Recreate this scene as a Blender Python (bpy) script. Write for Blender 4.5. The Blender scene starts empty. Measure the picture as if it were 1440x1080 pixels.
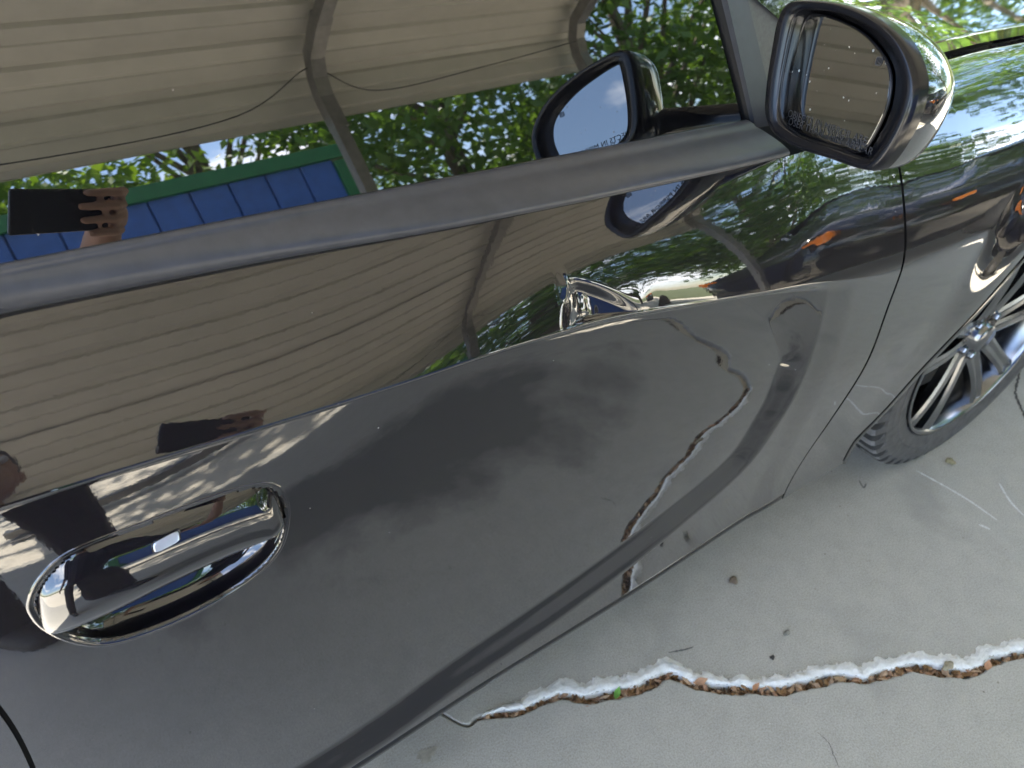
import bpy, bmesh, math, random
import numpy as np
from mathutils import Vector, Matrix

random.seed(7)
RNG = np.random.default_rng(11)
S = bpy.context.scene
COL = S.collection

# ------------------------------------------------------------------ camera
CAM = np.array([-0.8545, -0.4690, 1.2716])
FPX = 949.4
ROT = np.array([[0.86022189, -0.5088633, -0.03280927],
                [0.34792485, 0.53868628, 0.7673105],
                [-0.37278225, -0.67147244, 0.64043591]])
_u, _s, _v = np.linalg.svd(ROT)
ROT = _u @ _v
cam_d = bpy.data.cameras.new('camera')
cam_d.sensor_width = 36.0
cam_d.lens = FPX / 1440 * 36
cam_d.clip_start = 0.01
cam_d.clip_end = 600
cam_d.dof.use_dof = True
cam_d.dof.focus_distance = 0.78
cam_d.dof.aperture_fstop = 6.5
cam = bpy.data.objects.new('camera', cam_d)
M = Matrix.Identity(4)
for i in range(3):
    for j in range(3):
        M[i][j] = ROT[j][i]
    M[i][3] = CAM[i]
cam.matrix_world = M
COL.objects.link(cam)
S.camera = cam

# ------------------------------------------------------------------ world, sun, exposure
SUN_ELEV = math.radians(70)
SUN_AZ = math.radians(258)          # direction towards the sun in the x-y plane
world = bpy.data.worlds.new('World')
S.world = world
world.use_nodes = True
nt = world.node_tree
nt.nodes.clear()
sky = nt.nodes.new('ShaderNodeTexSky')
sky.sky_type = 'NISHITA'
sky.sun_disc = False
sky.sun_elevation = SUN_ELEV
sky.sun_rotation = math.pi / 2 - SUN_AZ
sky.air_density = 1.0
sky.dust_density = 0.6
tc = nt.nodes.new('ShaderNodeTexCoord')
mp = nt.nodes.new('ShaderNodeMapping')
mp.inputs['Scale'].default_value = (1.0, 1.0, 2.2)
mp.inputs['Location'].default_value = (3.1, 0.4, 0.2)
nz = nt.nodes.new('ShaderNodeTexNoise')
nz.inputs['Scale'].default_value = 2.6
nz.inputs['Detail'].default_value = 9
nz.inputs['Roughness'].default_value = 0.56
rmp = nt.nodes.new('ShaderNodeValToRGB')
rmp.color_ramp.elements[0].position = 0.52
rmp.color_ramp.elements[1].position = 0.66
mix = nt.nodes.new('ShaderNodeMix')
mix.data_type = 'RGBA'
bg = nt.nodes.new('ShaderNodeBackground')
bg.inputs['Strength'].default_value = 0.14
wo = nt.nodes.new('ShaderNodeOutputWorld')
L = nt.links.new
L(tc.outputs['Generated'], mp.inputs['Vector'])
L(mp.outputs[0], nz.inputs['Vector'])
L(nz.outputs['Fac'], rmp.inputs[0])
L(rmp.outputs[0], mix.inputs[0])
L(sky.outputs[0], mix.inputs[6])
mix.inputs[7].default_value = (11, 11, 11.4, 1)
L(mix.outputs[2], bg.inputs[0])
L(bg.outputs[0], wo.inputs[0])

sun_d = bpy.data.lights.new('sun', 'SUN')
sun_d.energy = 5.0
sun_d.angle = math.radians(0.5)
sun_d.color = (1.0, 0.95, 0.86)
sun = bpy.data.objects.new('sun', sun_d)
sdir = Vector((math.cos(SUN_ELEV) * math.cos(SUN_AZ), math.cos(SUN_ELEV) * math.sin(SUN_AZ), math.sin(SUN_ELEV)))
sun.rotation_euler = sdir.to_track_quat('Z', 'Y').to_euler()
sun.location = sdir * 30
COL.objects.link(sun)

S.view_settings.view_transform = 'Standard'
S.view_settings.look = 'None'
S.view_settings.gamma = 1
S.view_settings.use_curve_mapping = False
S.view_settings.exposure = 2.65
S.cycles.max_bounces = 10
S.cycles.glossy_bounces = 6
S.cycles.transparent_max_bounces = 8
S.cycles.sample_clamp_indirect = 8
S.cycles.use_denoising = True

# ------------------------------------------------------------------ helpers
def ray(px, py):
    return ROT.T @ np.array([px - 720, 540 - py, -FPX])

def aty(px, py, y):
    d = ray(px, py)
    return CAM + (y - CAM[1]) / d[1] * d

def atz(px, py, z=0.0):
    d = ray(px, py)
    return CAM + (z - CAM[2]) / d[2] * d

def atplane(px, py, p0, n):
    d = ray(px, py)
    n = np.array(n, float)
    return CAM + (np.dot(n, np.array(p0) - CAM) / np.dot(n, d)) * d

def smooth(e0, e1, v):
    t = np.clip((np.asarray(v, float) - e0) / (e1 - e0), 0, 1)
    return t * t * (3 - 2 * t)

def lerp_tab(tab):
    xs = np.array([p[0] for p in tab]); ys = np.array([p[1] for p in tab])
    return lambda v: np.interp(v, xs, ys)

def smooth_tab(tab, w=0.05):
    f = lerp_tab(tab)
    def g(v):
        v = np.asarray(v, float)
        acc = 0
        ks = (-1.5, -1, -0.5, 0, 0.5, 1, 1.5); ws = (0.5, 1, 1.6, 2, 1.6, 1, 0.5)
        for k, q in zip(ks, ws):
            acc = acc + q * f(v + k * w)
        return acc / sum(ws)
    return g

def tag(o, label=None, cat=None, group=None, kind=None):
    if label: o['label'] = label
    if cat: o['category'] = cat
    if group: o['group'] = group
    if kind: o['kind'] = kind
    return o

def empty(name, loc=(0, 0, 0)):
    o = bpy.data.objects.new(name, None)
    o.location = loc
    o.empty_display_size = 0.1
    COL.objects.link(o)
    return o

def mesh_obj(name, verts, faces, mat=None, parent=None, smooth_sh=False, loc=None):
    me = bpy.data.meshes.new(name)
    me.from_pydata([tuple(map(float, v)) for v in verts], [], [tuple(int(i) for i in f) for f in faces])
    me.update()
    if smooth_sh:
        me.polygons.foreach_set('use_smooth', [True] * len(me.polygons))
    if mat: me.materials.append(mat)
    o = bpy.data.objects.new(name, me)
    COL.objects.link(o)
    if parent is not None: o.parent = parent
    if loc is not None: o.location = loc
    return o

class MB:
    def __init__(s): s.v = []; s.f = []
    def add(s, v, f):
        b = len(s.v)
        s.v += [tuple(p) for p in v]
        s.f += [tuple(i + b for i in q) for q in f]
        return s
    def box(s, c, h, rot=None):
        v = []
        for dx in (-1, 1):
            for dy in (-1, 1):
                for dz in (-1, 1):
                    p = Vector((dx * h[0], dy * h[1], dz * h[2]))
                    if rot is not None: p = rot @ p
                    v.append((c[0] + p.x, c[1] + p.y, c[2] + p.z))
        f = [(0, 1, 3, 2), (4, 6, 7, 5), (0, 4, 5, 1), (2, 3, 7, 6), (0, 2, 6, 4), (1, 5, 7, 3)]
        return s.add(v, f)
    def tube(s, path, rad, n=10, cap=True, square=False, up=(0, 0, 1)):
        path = [Vector(p) for p in path]
        rads = rad if hasattr(rad, '__len__') else [rad] * len(path)
        v = []; f = []
        prev = None
        for i, p in enumerate(path):
            a = path[max(i - 1, 0)]; b = path[min(i + 1, len(path) - 1)]
            t = (b - a).normalized()
            u = Vector(up)
            if abs(t.dot(u)) > 0.95: u = Vector((1, 0, 0)) if abs(t.x) < 0.9 else Vector((0, 1, 0))
            if prev is not None:
                u = prev
            n1 = (u - t * u.dot(t)).normalized(); prev = n1
            n2 = t.cross(n1)
            for k in range(n):
                an = 2 * math.pi * (k + (0.5 if square else 0)) / n
                v.append(p + (n1 * math.cos(an) + n2 * math.sin(an)) * rads[i])
        for i in range(len(path) - 1):
            for k in range(n):
                f.append((i * n + k, i * n + (k + 1) % n, (i + 1) * n + (k + 1) % n, (i + 1) * n + k))
        if cap:
            f.append(tuple(range(n))[::-1]); f.append(tuple((len(path) - 1) * n + k for k in range(n)))
        return s.add(v, f)
    def build(s, name, mat, parent=None, smooth_sh=False, loc=None, bevel=0, seg=2):
        o = mesh_obj(name, s.v, s.f, mat, parent, smooth_sh, loc)
        if bevel:
            m = o.modifiers.new('bevel', 'BEVEL'); m.width = bevel; m.segments = seg; m.limit_method = 'ANGLE'
        return o

def grid_faces(nr, nc, closed=False):
    f = []
    for r in range(nr - 1):
        for c in range(nc if closed else nc - 1):
            c2 = (c + 1) % nc
            f.append((r * nc + c, r * nc + c2, (r + 1) * nc + c2, (r + 1) * nc + c))
    return f

def catmull(pts, n=6, closed=False):
    P = [np.array(p, float) for p in pts]
    out = []
    N = len(P)
    for i in range(N if closed else N - 1):
        p0 = P[(i - 1) % N] if closed or i > 0 else P[0]
        p1 = P[i]; p2 = P[(i + 1) % N]
        p3 = P[(i + 2) % N] if closed or i + 2 < N else P[-1]
        for k in range(n):
            t = k / n
            out.append(0.5 * (2 * p1 + (p2 - p0) * t + (2 * p0 - 5 * p1 + 4 * p2 - p3) * t * t + (3 * p1 - p0 - 3 * p2 + p3) * t ** 3))
    if not closed: out.append(P[-1])
    return out

# ------------------------------------------------------------------ materials
def new_mat(name):
    m = bpy.data.materials.new(name); m.use_nodes = True
    n = m.node_tree.nodes; n.clear()
    out = n.new('ShaderNodeOutputMaterial')
    b = n.new('ShaderNodeBsdfPrincipled')
    m.node_tree.links.new(b.outputs[0], out.inputs[0])
    return m, b, n, m.node_tree.links.new

def noise(n, l, scale, detail=5, rough=0.55, coord='Object', vec=None, dist=0.0):
    t = n.new('ShaderNodeTexNoise')
    t.inputs['Scale'].default_value = scale; t.inputs['Detail'].default_value = detail
    t.inputs['Roughness'].default_value = rough; t.inputs['Distortion'].default_value = dist
    if vec is None:
        c = n.new('ShaderNodeTexCoord'); vec = c.outputs[coord]
    l(vec, t.inputs['Vector'])
    return t.outputs['Fac']

def ramp(n, l, fac, stops):
    r = n.new('ShaderNodeValToRGB')
    e = r.color_ramp.elements
    while len(e) < len(stops): e.new(0.5)
    for k, (p, c) in enumerate(stops):
        e[k].position = p
        e[k].color = (c[0], c[1], c[2], 1) if hasattr(c, '__len__') else (c, c, c, 1)
    l(fac, r.inputs[0])
    return r.outputs[0]

def mixc(n, l, fac, a, b, mode='MIX'):
    m = n.new('ShaderNodeMix'); m.data_type = 'RGBA'; m.blend_type = mode
    for i, v in ((0, fac), (6, a), (7, b)):
        if hasattr(v, 'is_output'): l(v, m.inputs[i])
        elif i == 0: m.inputs[0].default_value = v
        else: m.inputs[i].default_value = (v[0], v[1], v[2], 1)
    return m.outputs[2]

def bump(n, l, b, h, strength, dist=0.01, into='Normal'):
    u = n.new('ShaderNodeBump'); u.inputs['Strength'].default_value = strength; u.inputs['Distance'].default_value = dist
    l(h, u.inputs['Height']); l(u.outputs[0], b.inputs[into])
    return u

def simple(name, col, rough=0.5, metal=0.0, var=0.12, scale=30, spec=0.5, bmp=0.0, coat=0.0, ior=1.5):
    m, b, n, l = new_mat(name)
    f = noise(n, l, scale)
    lo = [c * (1 - var) for c in col]; hi = [min(1, c * (1 + var)) for c in col]
    l(ramp(n, l, f, [(0.3, lo), (0.7, hi)]), b.inputs['Base Color'])
    b.inputs['Roughness'].default_value = rough; b.inputs['Metallic'].default_value = metal
    b.inputs['Specular IOR Level'].default_value = spec; b.inputs['IOR'].default_value = ior
    b.inputs['Coat Weight'].default_value = coat
    if bmp: bump(n, l, b, noise(n, l, scale * 3), bmp, 0.003)
    return m

def paint_mat():
    m, b, n, l = new_mat('granite_metallic_paint')
    c = n.new('ShaderNodeTexCoord')
    vo = n.new('ShaderNodeTexVoronoi'); vo.inputs['Scale'].default_value = 1500
    l(c.outputs['Object'], vo.inputs['Vector'])
    base = mixc(n, l, 0.35, (0.0095, 0.0088, 0.0118), vo.outputs['Color'], 'SOFT_LIGHT')
    # dust specks
    sp = n.new('ShaderNodeTexVoronoi'); sp.inputs['Scale'].default_value = 42
    l(c.outputs['Object'], sp.inputs['Vector'])
    spm = ramp(n, l, sp.outputs['Distance'], [(0.015, 1.0), (0.042, 0.0)])
    pick = ramp(n, l, noise(n, l, 23, 2, vec=c.outputs['Object']), [(0.52, 0.0), (0.58, 1.0)])
    mul = n.new('ShaderNodeMath'); mul.operation = 'MULTIPLY'
    l(spm, mul.inputs[0]); l(pick, mul.inputs[1])
    film = ramp(n, l, noise(n, l, 5, 8, 0.7, vec=c.outputs['Object']), [(0.4, 0.0), (0.8, 0.03)])
    col = mixc(n, l, film, base, (0.22, 0.20, 0.18))
    col = mixc(n, l, mul.outputs[0], col, (0.55, 0.53, 0.5))
    l(col, b.inputs['Base Color'])
    b.inputs['Metallic'].default_value = 0.45
    b.inputs['Roughness'].default_value = 0.42
    b.inputs['Specular IOR Level'].default_value = 0.0
    # clear lacquer over the flake: mirror layer that strengthens towards grazing angles
    gl_ = n.new('ShaderNodeBsdfGlossy'); gl_.inputs['Color'].default_value = (1, 1, 1, 1)
    cr = ramp(n, l, noise(n, l, 9, 6, 0.65, vec=c.outputs['Object']), [(0.35, 0.012), (0.75, 0.04)])
    l(cr, gl_.inputs['Roughness'])
    u = bump(n, l, gl_, noise(n, l, 190, 2, vec=c.outputs['Object']), 0.014, 0.001)
    lw = n.new('ShaderNodeLayerWeight'); lw.inputs['Blend'].default_value = 0.5
    pw = n.new('ShaderNodeMath'); pw.operation = 'POWER'; pw.inputs[1].default_value = 2.5
    l(lw.outputs['Facing'], pw.inputs[0])
    ma = n.new('ShaderNodeMath'); ma.operation = 'MULTIPLY_ADD'; ma.inputs[1].default_value = 1 - LACQUER_F0; ma.inputs[2].default_value = LACQUER_F0
    l(pw.outputs[0], ma.inputs[0])
    mx = n.new('ShaderNodeMixShader'); l(ma.outputs[0], mx.inputs[0]); l(b.outputs[0], mx.inputs[1]); l(gl_.outputs[0], mx.inputs[2])
    out = [q for q in n if q.type == 'OUTPUT_MATERIAL'][0]
    l(mx.outputs[0], out.inputs[0])
    return m

LACQUER_F0 = 0.095
PAINT = paint_mat()
def glass_mat():
    m, b, n, l = new_mat('dark_tinted_glass')
    b.inputs['Base Color'].default_value = (0.004, 0.004, 0.005, 1)
    b.inputs['Roughness'].default_value = 0.0
    b.inputs['IOR'].default_value = 2.4
    c = n.new('ShaderNodeTexCoord')
    sp = n.new('ShaderNodeTexVoronoi'); sp.inputs['Scale'].default_value = 26
    l(c.outputs['Object'], sp.inputs['Vector'])
    spm = ramp(n, l, sp.outputs['Distance'], [(0.0, 1.0), (0.02, 0.0)])
    l(mixc(n, l, spm, (0.004, 0.004, 0.005), (0.35, 0.34, 0.32)), b.inputs['Base Color'])
    l(ramp(n, l, spm, [(0.2, 0.0), (0.7, 0.5)]), b.inputs['Roughness'])
    return m
GLASS = glass_mat()

def mirror_mat():
    m, b, n, l = new_mat('mirror_silver')
    c = n.new('ShaderNodeTexCoord')
    sp = n.new('ShaderNodeTexVoronoi'); sp.inputs['Scale'].default_value = 95
    l(c.outputs['Object'], sp.inputs['Vector'])
    spm = ramp(n, l, sp.outputs['Distance'], [(0.08, 1.0), (0.16, 0.0)])
    pk = ramp(n, l, noise(n, l, 60, 2, vec=c.outputs['Object']), [(0.5, 0.0), (0.62, 1.0)])
    mul = n.new('ShaderNodeMath'); mul.operation = 'MULTIPLY'; l(spm, mul.inputs[0]); l(pk, mul.inputs[1])
    b.inputs['Base Color'].default_value = (0.52, 0.53, 0.53, 1)
    b.inputs['Roughness'].default_value = 0.0
    inv = n.new('ShaderNodeMath'); inv.operation = 'SUBTRACT'; inv.inputs[0].default_value = 1.0; l(mul.outputs[0], inv.inputs[1])
    l(inv.outputs[0], b.inputs['Metallic'])
    l(mul.outputs[0], b.inputs['Roughness'])
    return m
MIRROR = mirror_mat()

TRIM = simple('satin_black_trim', (0.046, 0.048, 0.057), 0.34, 0, 0.15, 60, 0.7, 0.03)
GLOSSBLK = simple('gloss_black_plastic', (0.012, 0.012, 0.014), 0.12, 0, 0.1, 40, 0.6)
RUBBER = simple('tyre_rubber', (0.078, 0.075, 0.074), 0.7, 0, 0.3, 45, 0.35, 0.15)
TREAD = simple('dusty_tread_rubber', (0.15, 0.148, 0.15), 0.85, 0, 0.3, 60, 0.3, 0.2)  # dusty tread tops, lightened so the grooves stand out
GROOVE_SHADE = simple('groove_shade_rubber', (0.018, 0.018, 0.018), 0.8)  # shade inside the tread grooves, put into the rubber colour
DARK = simple('dark_void', (0.01, 0.01, 0.01), 0.8)
SAIL = simple('grained_grey_plastic', (0.10, 0.10, 0.10), 0.45, 0, 0.2, 220, 0.6, 0.1)
RIM = simple('polished_dark_alloy', (0.24, 0.245, 0.26), 0.2, 1.0, 0.15, 12)
RIMDK = simple('dark_painted_alloy', (0.03, 0.03, 0.033), 0.3, 0.6, 0.2, 20)
STEEL = simple('brake_steel', (0.28, 0.27, 0.26), 0.4, 1.0, 0.25, 60)
SILVER = simple('silver_button', (0.62, 0.64, 0.68), 0.32, 0.7, 0.06, 80)
CHROMEPAINT = PAINT
BEZEL = simple('dark_bezel_plastic', (0.008, 0.008, 0.010), 0.17, 0, 0.12, 60, 0.45, 0.02)

# ------------------------------------------------------------------ car body surface  y(x, z)
CAR_MID = 0.94
z_belt = smooth_tab([(-2.4, 1.05), (-1.3, 1.025), (-0.976, 1.003), (-0.674, 0.977), (-0.259, 0.946), (-0.10, 0.938), (0.1, 0.938), (0.4, 0.935), (0.8, 0.915), (1.5, 0.84)], 0.05)
z_crease = smooth_tab([(-2.4, 0.96), (-1.021, 0.902), (-0.928, 0.895), (-0.818, 0.885), (-0.699, 0.876), (-0.609, 0.871), (-0.459, 0.853), (-0.32, 0.826), (-0.137, 0.790), (-0.06, 0.768), (0.03, 0.745), (0.15, 0.730), (0.3, 0.72), (1.5, 0.68)], 0.03)
t_c = smooth_tab([(-2.4, 0.74), (-0.80, 0.74), (-0.62, 0.62), (-0.45, 0.48), (-0.25, 0.36), (-0.1, 0.29), (0.08, 0.20), (0.25, 0.14), (1.5, 0.12)], 0.06)     # slope just above the crease
t_t = smooth_tab([(-2.4, 0.95), (-0.75, 0.95), (-0.4, 0.80), (-0.1, 0.62), (0.2, 0.75), (1.5, 0.9)], 0.06)          # slope at the belt
t_b = smooth_tab([(-2.4, 0.24), (-0.95, 0.225), (-0.82, 0.15), (-0.68, 0.045), (-0.5, 0.0), (-0.25, 0.06), (-0.08, 0.10), (0.05, 0.14), (1.5, 0.12)], 0.06)          # slope just below the crease
Z_SILL = 0.247
Z_DOORBOT = 0.266

def to_xz(pix, y):
    return [tuple(aty(px, py, y)[[0, 2]]) for px, py in pix]

BAND_OUT = [(-2.3, 0.274), (-1.2, 0.272)] + to_xz([(505, 1076), (650, 980), (790, 888), (940, 780), (1058, 680), (1110, 600), (1138, 540), (1160, 480), (1176, 430), (1182, 398), (1184, 370)], -0.016)
BAND_OUT = [tuple(p) for p in catmull(BAND_OUT, 5)]
def offset_line(line, d):
    P = np.array(line); t = np.gradient(P, axis=0); t /= np.linalg.norm(t, axis=1)[:, None]
    return P + np.stack([-t[:, 1], t[:, 0]], -1) * d
_in = offset_line(BAND_OUT, 0.046)
_cut = [tuple(p) for p in _in if p[1] < 0.665]
BAND_IN = _cut + [tuple(p) for p in to_xz([(1086, 452), (1040, 428), (960, 405)], 0.004)]
BAND_IN = [tuple(p) for p in catmull(BAND_IN, 2)]

def poly_dist(X, Z, line):
    P = np.array(line)
    d = np.full(X.shape, 1e9)
    for a, b in zip(P[:-1], P[1:]):
        ab = b - a
        t = np.clip(((X - a[0]) * ab[0] + (Z - a[1]) * ab[1]) / (ab @ ab + 1e-12), 0, 1)
        d = np.minimum(d, np.hypot(X - a[0] - t * ab[0], Z - a[1] - t * ab[1]))
    return d

def inside(X, Z, poly):
    c = np.zeros(X.shape, bool)
    n = len(poly)
    for i in range(n):
        x1, z1 = poly[i]; x2, z2 = poly[(i + 1) % n]
        cond = ((z1 > Z) != (z2 > Z))
        with np.errstate(divide='ignore', invalid='ignore'):
            xi = (x2 - x1) * (Z - z1) / (z2 - z1 + 1e-15) + x1
        c ^= cond & (X < xi)
    return c

POLY_OUT = BAND_OUT + [(BAND_OUT[-1][0], 1.5), (-2.3, 1.5)]
POLY_IN = BAND_IN + [(BAND_IN[-1][0], 1.5), (-2.3, 1.5)]

DX, DZ = -0.455, 0.872       # heart of the crumple, on the crease

def fbm1(v, seed):
    r = np.random.default_rng(seed)
    a = 0
    for k in range(5):
        a = a + np.sin(v * (2 ** k) * r.uniform(0.8, 1.2) + r.uniform(0, 6.28)) / (1.7 ** k)
    return a

def body_y(X, Z, dent=True):
    X = np.asarray(X, float); Z = np.asarray(Z, float)
    zc = z_crease(X); H = z_belt(X) - zc
    h = Z - zc
    tc_, tt, tb = t_c(X), t_t(X), t_b(X)
    up = np.maximum(h, 0)
    y_up = tc_ * up + (tt - tc_) * up ** 2 / (2 * H)
    s = np.maximum(-h, 0)
    R0 = 0.17
    s1 = np.minimum(s, R0)
    y_dn = -(tb * s1 - tb * s1 ** 2 / (2 * R0))
    y = y_up + y_dn
    # scallop under the crease
    dO = poly_dist(X, Z, BAND_OUT); dI = poly_dist(X, Z, BAND_IN)
    inO = inside(X, Z, POLY_OUT); inI = inside(X, Z, POLY_IN)
    rp = np.where(inI, 1.0, np.where(inO, dO / (dO + dI + 1e-9), 0.0))
    rp = 0.75 * rp + 0.25 * rp * rp * (3 - 2 * rp)
    top = smooth(0.0, 0.018, s)
    y = y + top * (0.004 * (1 - smooth(-0.10, -0.03, X)) + 0.018 * rp)
    # lower body tucks in towards the wheel
    y = y + 0.036 * smooth(-0.55, 0.15, X) * smooth(0.62, 0.28, Z)
    # front fender flare
    rw = np.hypot(X - 0.645, Z - 0.352)
    y = y - 0.018 * smooth(0.52, 0.41, rw) * smooth(0.15, 0.4, X)
    if dent:
        # wide soft push along the crease
        px = np.exp(-((X - DX) / 0.15) ** 2) 
        y = y + 0.0105 * px * np.exp(-np.maximum(h, 0) / 0.050) * np.exp(-np.maximum(-h, 0) / 0.010)
        # sharp crumple: steep folded ridge at the rear, long shallow hollow to the front
        u = X - (DX - 0.052)
        un = np.clip(u / 0.090, 0, 1)
        topl = 0.047 - 0.041 * un ** 1.3 - 1.6 * np.maximum(-u, 0)
        prof = smooth(-0.020, 0.016, u) * (1 - smooth(0.020, 0.095, u))
        vert = smooth(topl + 0.003, topl - 0.019, h) * np.exp(-np.maximum(-h, 0) / 0.0045)
        y = y + 0.0105 * prof * vert
        # ridge that climbs to a peak beside the pit
        rx = u + 0.004 - 0.16 * (0.046 - h)
        ridge = np.exp(-(rx / (0.0045 + 0.006 * np.clip((0.046 - h) / 0.046, 0, 1))) ** 2)
        y = y - 0.0045 * ridge * smooth(-0.004, 0.034, h) * (1 - smooth(0.040, 0.058, h))
        # small pleats between the ridge and the pit
        nz1 = np.sin(u * 520 + 55 * h) * 0.6 + np.sin(u * 310 - 130 * h + 1.0) * 0.7 + np.sin(h * 420 + 90 * u) * 0.4
        y = y + 0.00055 * nz1 * np.exp(-((u - 0.012) / 0.014) ** 2) * smooth(0.046, 0.034, h) * smooth(-0.004, 0.004, h)
        # rounded wrinkle ahead of the pit
        y = y - 0.0008 * np.exp(-((u - 0.092) / 0.014) ** 2) * np.exp(-((h - 0.010) / 0.012) ** 2)
        y = y + 0.0004 * np.exp(-((u - 0.110) / 0.012) ** 2) * np.exp(-((h - 0.006) / 0.010) ** 2)
        # small ding under the crease, faint waves in the skin
        y = y + 0.0003 * np.exp(-((X - DX + 0.045) / 0.012) ** 2 - ((h + 0.030) / 0.006) ** 2)
        y = y + 0.0007 * np.sin(X * 9 + 3 * Z) * np.sin(Z * 13 + 1) * smooth(0.0, 0.1, -h)
    return y

front_cut = smooth_tab([(p[2], p[0]) for p in sorted([tuple(aty(px, py, yy)) for px, py, yy in
              [(1285, 195, .035), (1297, 240, .02), (1300, 290, 0.0), (1285, 370, -.012), (1255, 440, -.018), (1215, 530, -.016), (1165, 610, -.002), (1100, 700, .02)]], key=lambda p: p[2])], 0.02)
rear_cut = lambda z: -1.118 - 0.20 * (0.03 * np.log1p(np.exp((0.66 - np.asarray(z, float)) / 0.03))) - 0.01 * np.sin(np.asarray(z, float) * 5)

# handle opening, in the door plane
HY = 0.012
HANDLE_PX = [(40, 838), (56, 806), (98, 772), (200, 732), (300, 696), (358, 680), (388, 681), (404, 700), (405, 732), (394, 766), (368, 796), (320, 829), (250, 864), (185, 888), (140, 897), (98, 891), (62, 874), (44, 856)]
HANDLE = [tuple(p) for p in catmull(to_xz(HANDLE_PX, HY), 5, True)]
HC = np.mean(np.array(HANDLE), axis=0)

def side_panel(name, xr, xf, zlo, nu, rows, parent, hole=None, zhi=None, lip=0.010, dent=True, mat=None, arch=None, uneven=None, low_lip=True):
    """a skin of the flank between two cut lines; rows = (below crease, above crease)"""
    nb, na = rows
    tb = np.linspace(0, 1, nb); tb = 1 - (1 - tb) ** 1.35
    ta = np.linspace(0, 1, na)[1:]
    uu = np.linspace(0, 1, nu) if uneven is None else uneven
    Xs = []; Zs = []
    for t, seg in [(t, 0) for t in tb] + [(t, 1) for t in ta]:
        z = np.full(nu, 0.6); x = np.zeros(nu)
        for _ in range(8):
            x = xr(z) + (xf(z) - xr(z)) * uu
            zc = z_crease(x); zt = z_belt(x) if zhi is None else zhi(x)
            z = zlo + (zc - zlo) * t if seg == 0 else zc + (zt - zc) * t
        Xs.append(x); Zs.append(z)
    X = np.array(Xs); Z = np.array(Zs)
    Y = body_y(X, Z, dent)
    nr = X.shape[0]
    V = np.stack([X, Y, Z], -1).reshape(-1, 3)
    keep = np.ones((nr - 1, nu - 1), bool)
    if hole is not None:
        hin = hole(X, Z)
        keep = ~(hin[:-1, :-1] & hin[1:, :-1] & hin[:-1, 1:] & hin[1:, 1:])
    F = []
    for r in range(nr - 1):
        for c in range(nu - 1):
            if keep[r, c]:
                a = r * nu + c
                F.append((a, a + 1, a + nu + 1, a + nu))
    V = list(map(tuple, V))
    # returned edges (turned inward)
    def edge(idx, off):
        b = len(V)
        m = len(idx)
        for i in idx: V.append(V[i])
        for i in idx:
            p = V[i]; V.append((p[0] + off[0], p[1] + off[1] + 0.0, p[2] + off[2]))
        for k in range(m - 1):
            F.append((b + k, b + k + 1, b + m + k + 1, b + m + k))
    if lip:
        edge([r * nu for r in range(nr)], (0.0015, lip, 0))
        edge([r * nu + nu - 1 for r in range(nr)], (-0.0015, lip, 0))
        if low_lip: edge([c for c in range(nu)], (0, lip, -0.001))
    o = mesh_obj(name, V, F, mat or PAINT, parent, True)
    return o, X, Y, Z

car = empty('parked_car', (0, 0, 0))
tag(car, 'dark granite grey parked car with a crumpled dent in its front door', 'car')

def hole_handle(X, Z):
    P = [(HC[0] + (p[0] - HC[0]) * 0.975, HC[1] + (p[1] - HC[1]) * 0.955) for p in HANDLE]
    return inside(X, Z, P)

uu = np.linspace(0, 1, 430)
door, DXg, DYg, DZg = side_panel('front_door', rear_cut, lambda z: front_cut(z), Z_DOORBOT, 430, (190, 90), car, hole_handle)
door['label'] = 'dented dark grey door with a recessed handle'
rear_door, *_ = side_panel('rear_door', lambda z: -2.15 + 0 * z, lambda z: rear_cut(z) - 0.0045, Z_DOORBOT, 80, (60, 30), car, None, dent=False)

arch_r = lerp_tab([(-20, 0.395), (170, 0.395), (176, 0.402), (181, 0.420), (186, 0.452), (194, 0.475), (210, 0.48)])
def arch(X, Z):
    th = np.degrees(np.arctan2(Z - 0.352, X - 0.645)); th = np.where(th < -60, th + 360, th)
    return np.hypot(X - 0.645, Z - 0.352) < arch_r(th) - 0.001
ufend = np.linspace(0, 1, 260)
fender, FX, FY, FZ = side_panel('front_fender', lambda z: front_cut(z) + 0.005, lambda z: 1.55 + 0 * z, Z_SILL, 260, (150, 60), car, arch, dent=False, low_lip=False)
# rolled lip of the wheel arch hides the stepped cut
deg = np.linspace(-16, 193, 90); ang = np.radians(deg); ar = arch_r(deg)
V = []
for dr, dy in ((0.008, -0.0012), (0.002, -0.004), (-0.004, -0.002), (-0.006, 0.010), (0.0, 0.05)):
    ax = 0.645 + (ar + dr) * np.cos(ang); az = 0.352 + (ar + dr) * np.sin(ang)
    ay = body_y(0.645 + (ar + 0.008) * np.cos(ang), np.clip(0.352 + (ar + 0.008) * np.sin(ang), 0.247, 0.9), False) + dy
    V += list(zip(ax, ay, np.maximum(az, 0.2475)))
mesh_obj('wheel_arch_lip', V, grid_faces(5, 90), PAINT, fender, True)
# wheel housing liner
V = []
for y in (0.05, 0.34):
    for a in ang: V.append((0.645 + 0.43 * math.cos(a), y, 0.352 + 0.43 * math.sin(a)))
b = len(V)
V.append((0.645, 0.34, 0.352))
F = grid_faces(2, 90) + [(90 + i, 90 + i + 1, b) for i in range(89)]
mesh_obj('wheel_housing', V, F, DARK, car, True)

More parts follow.
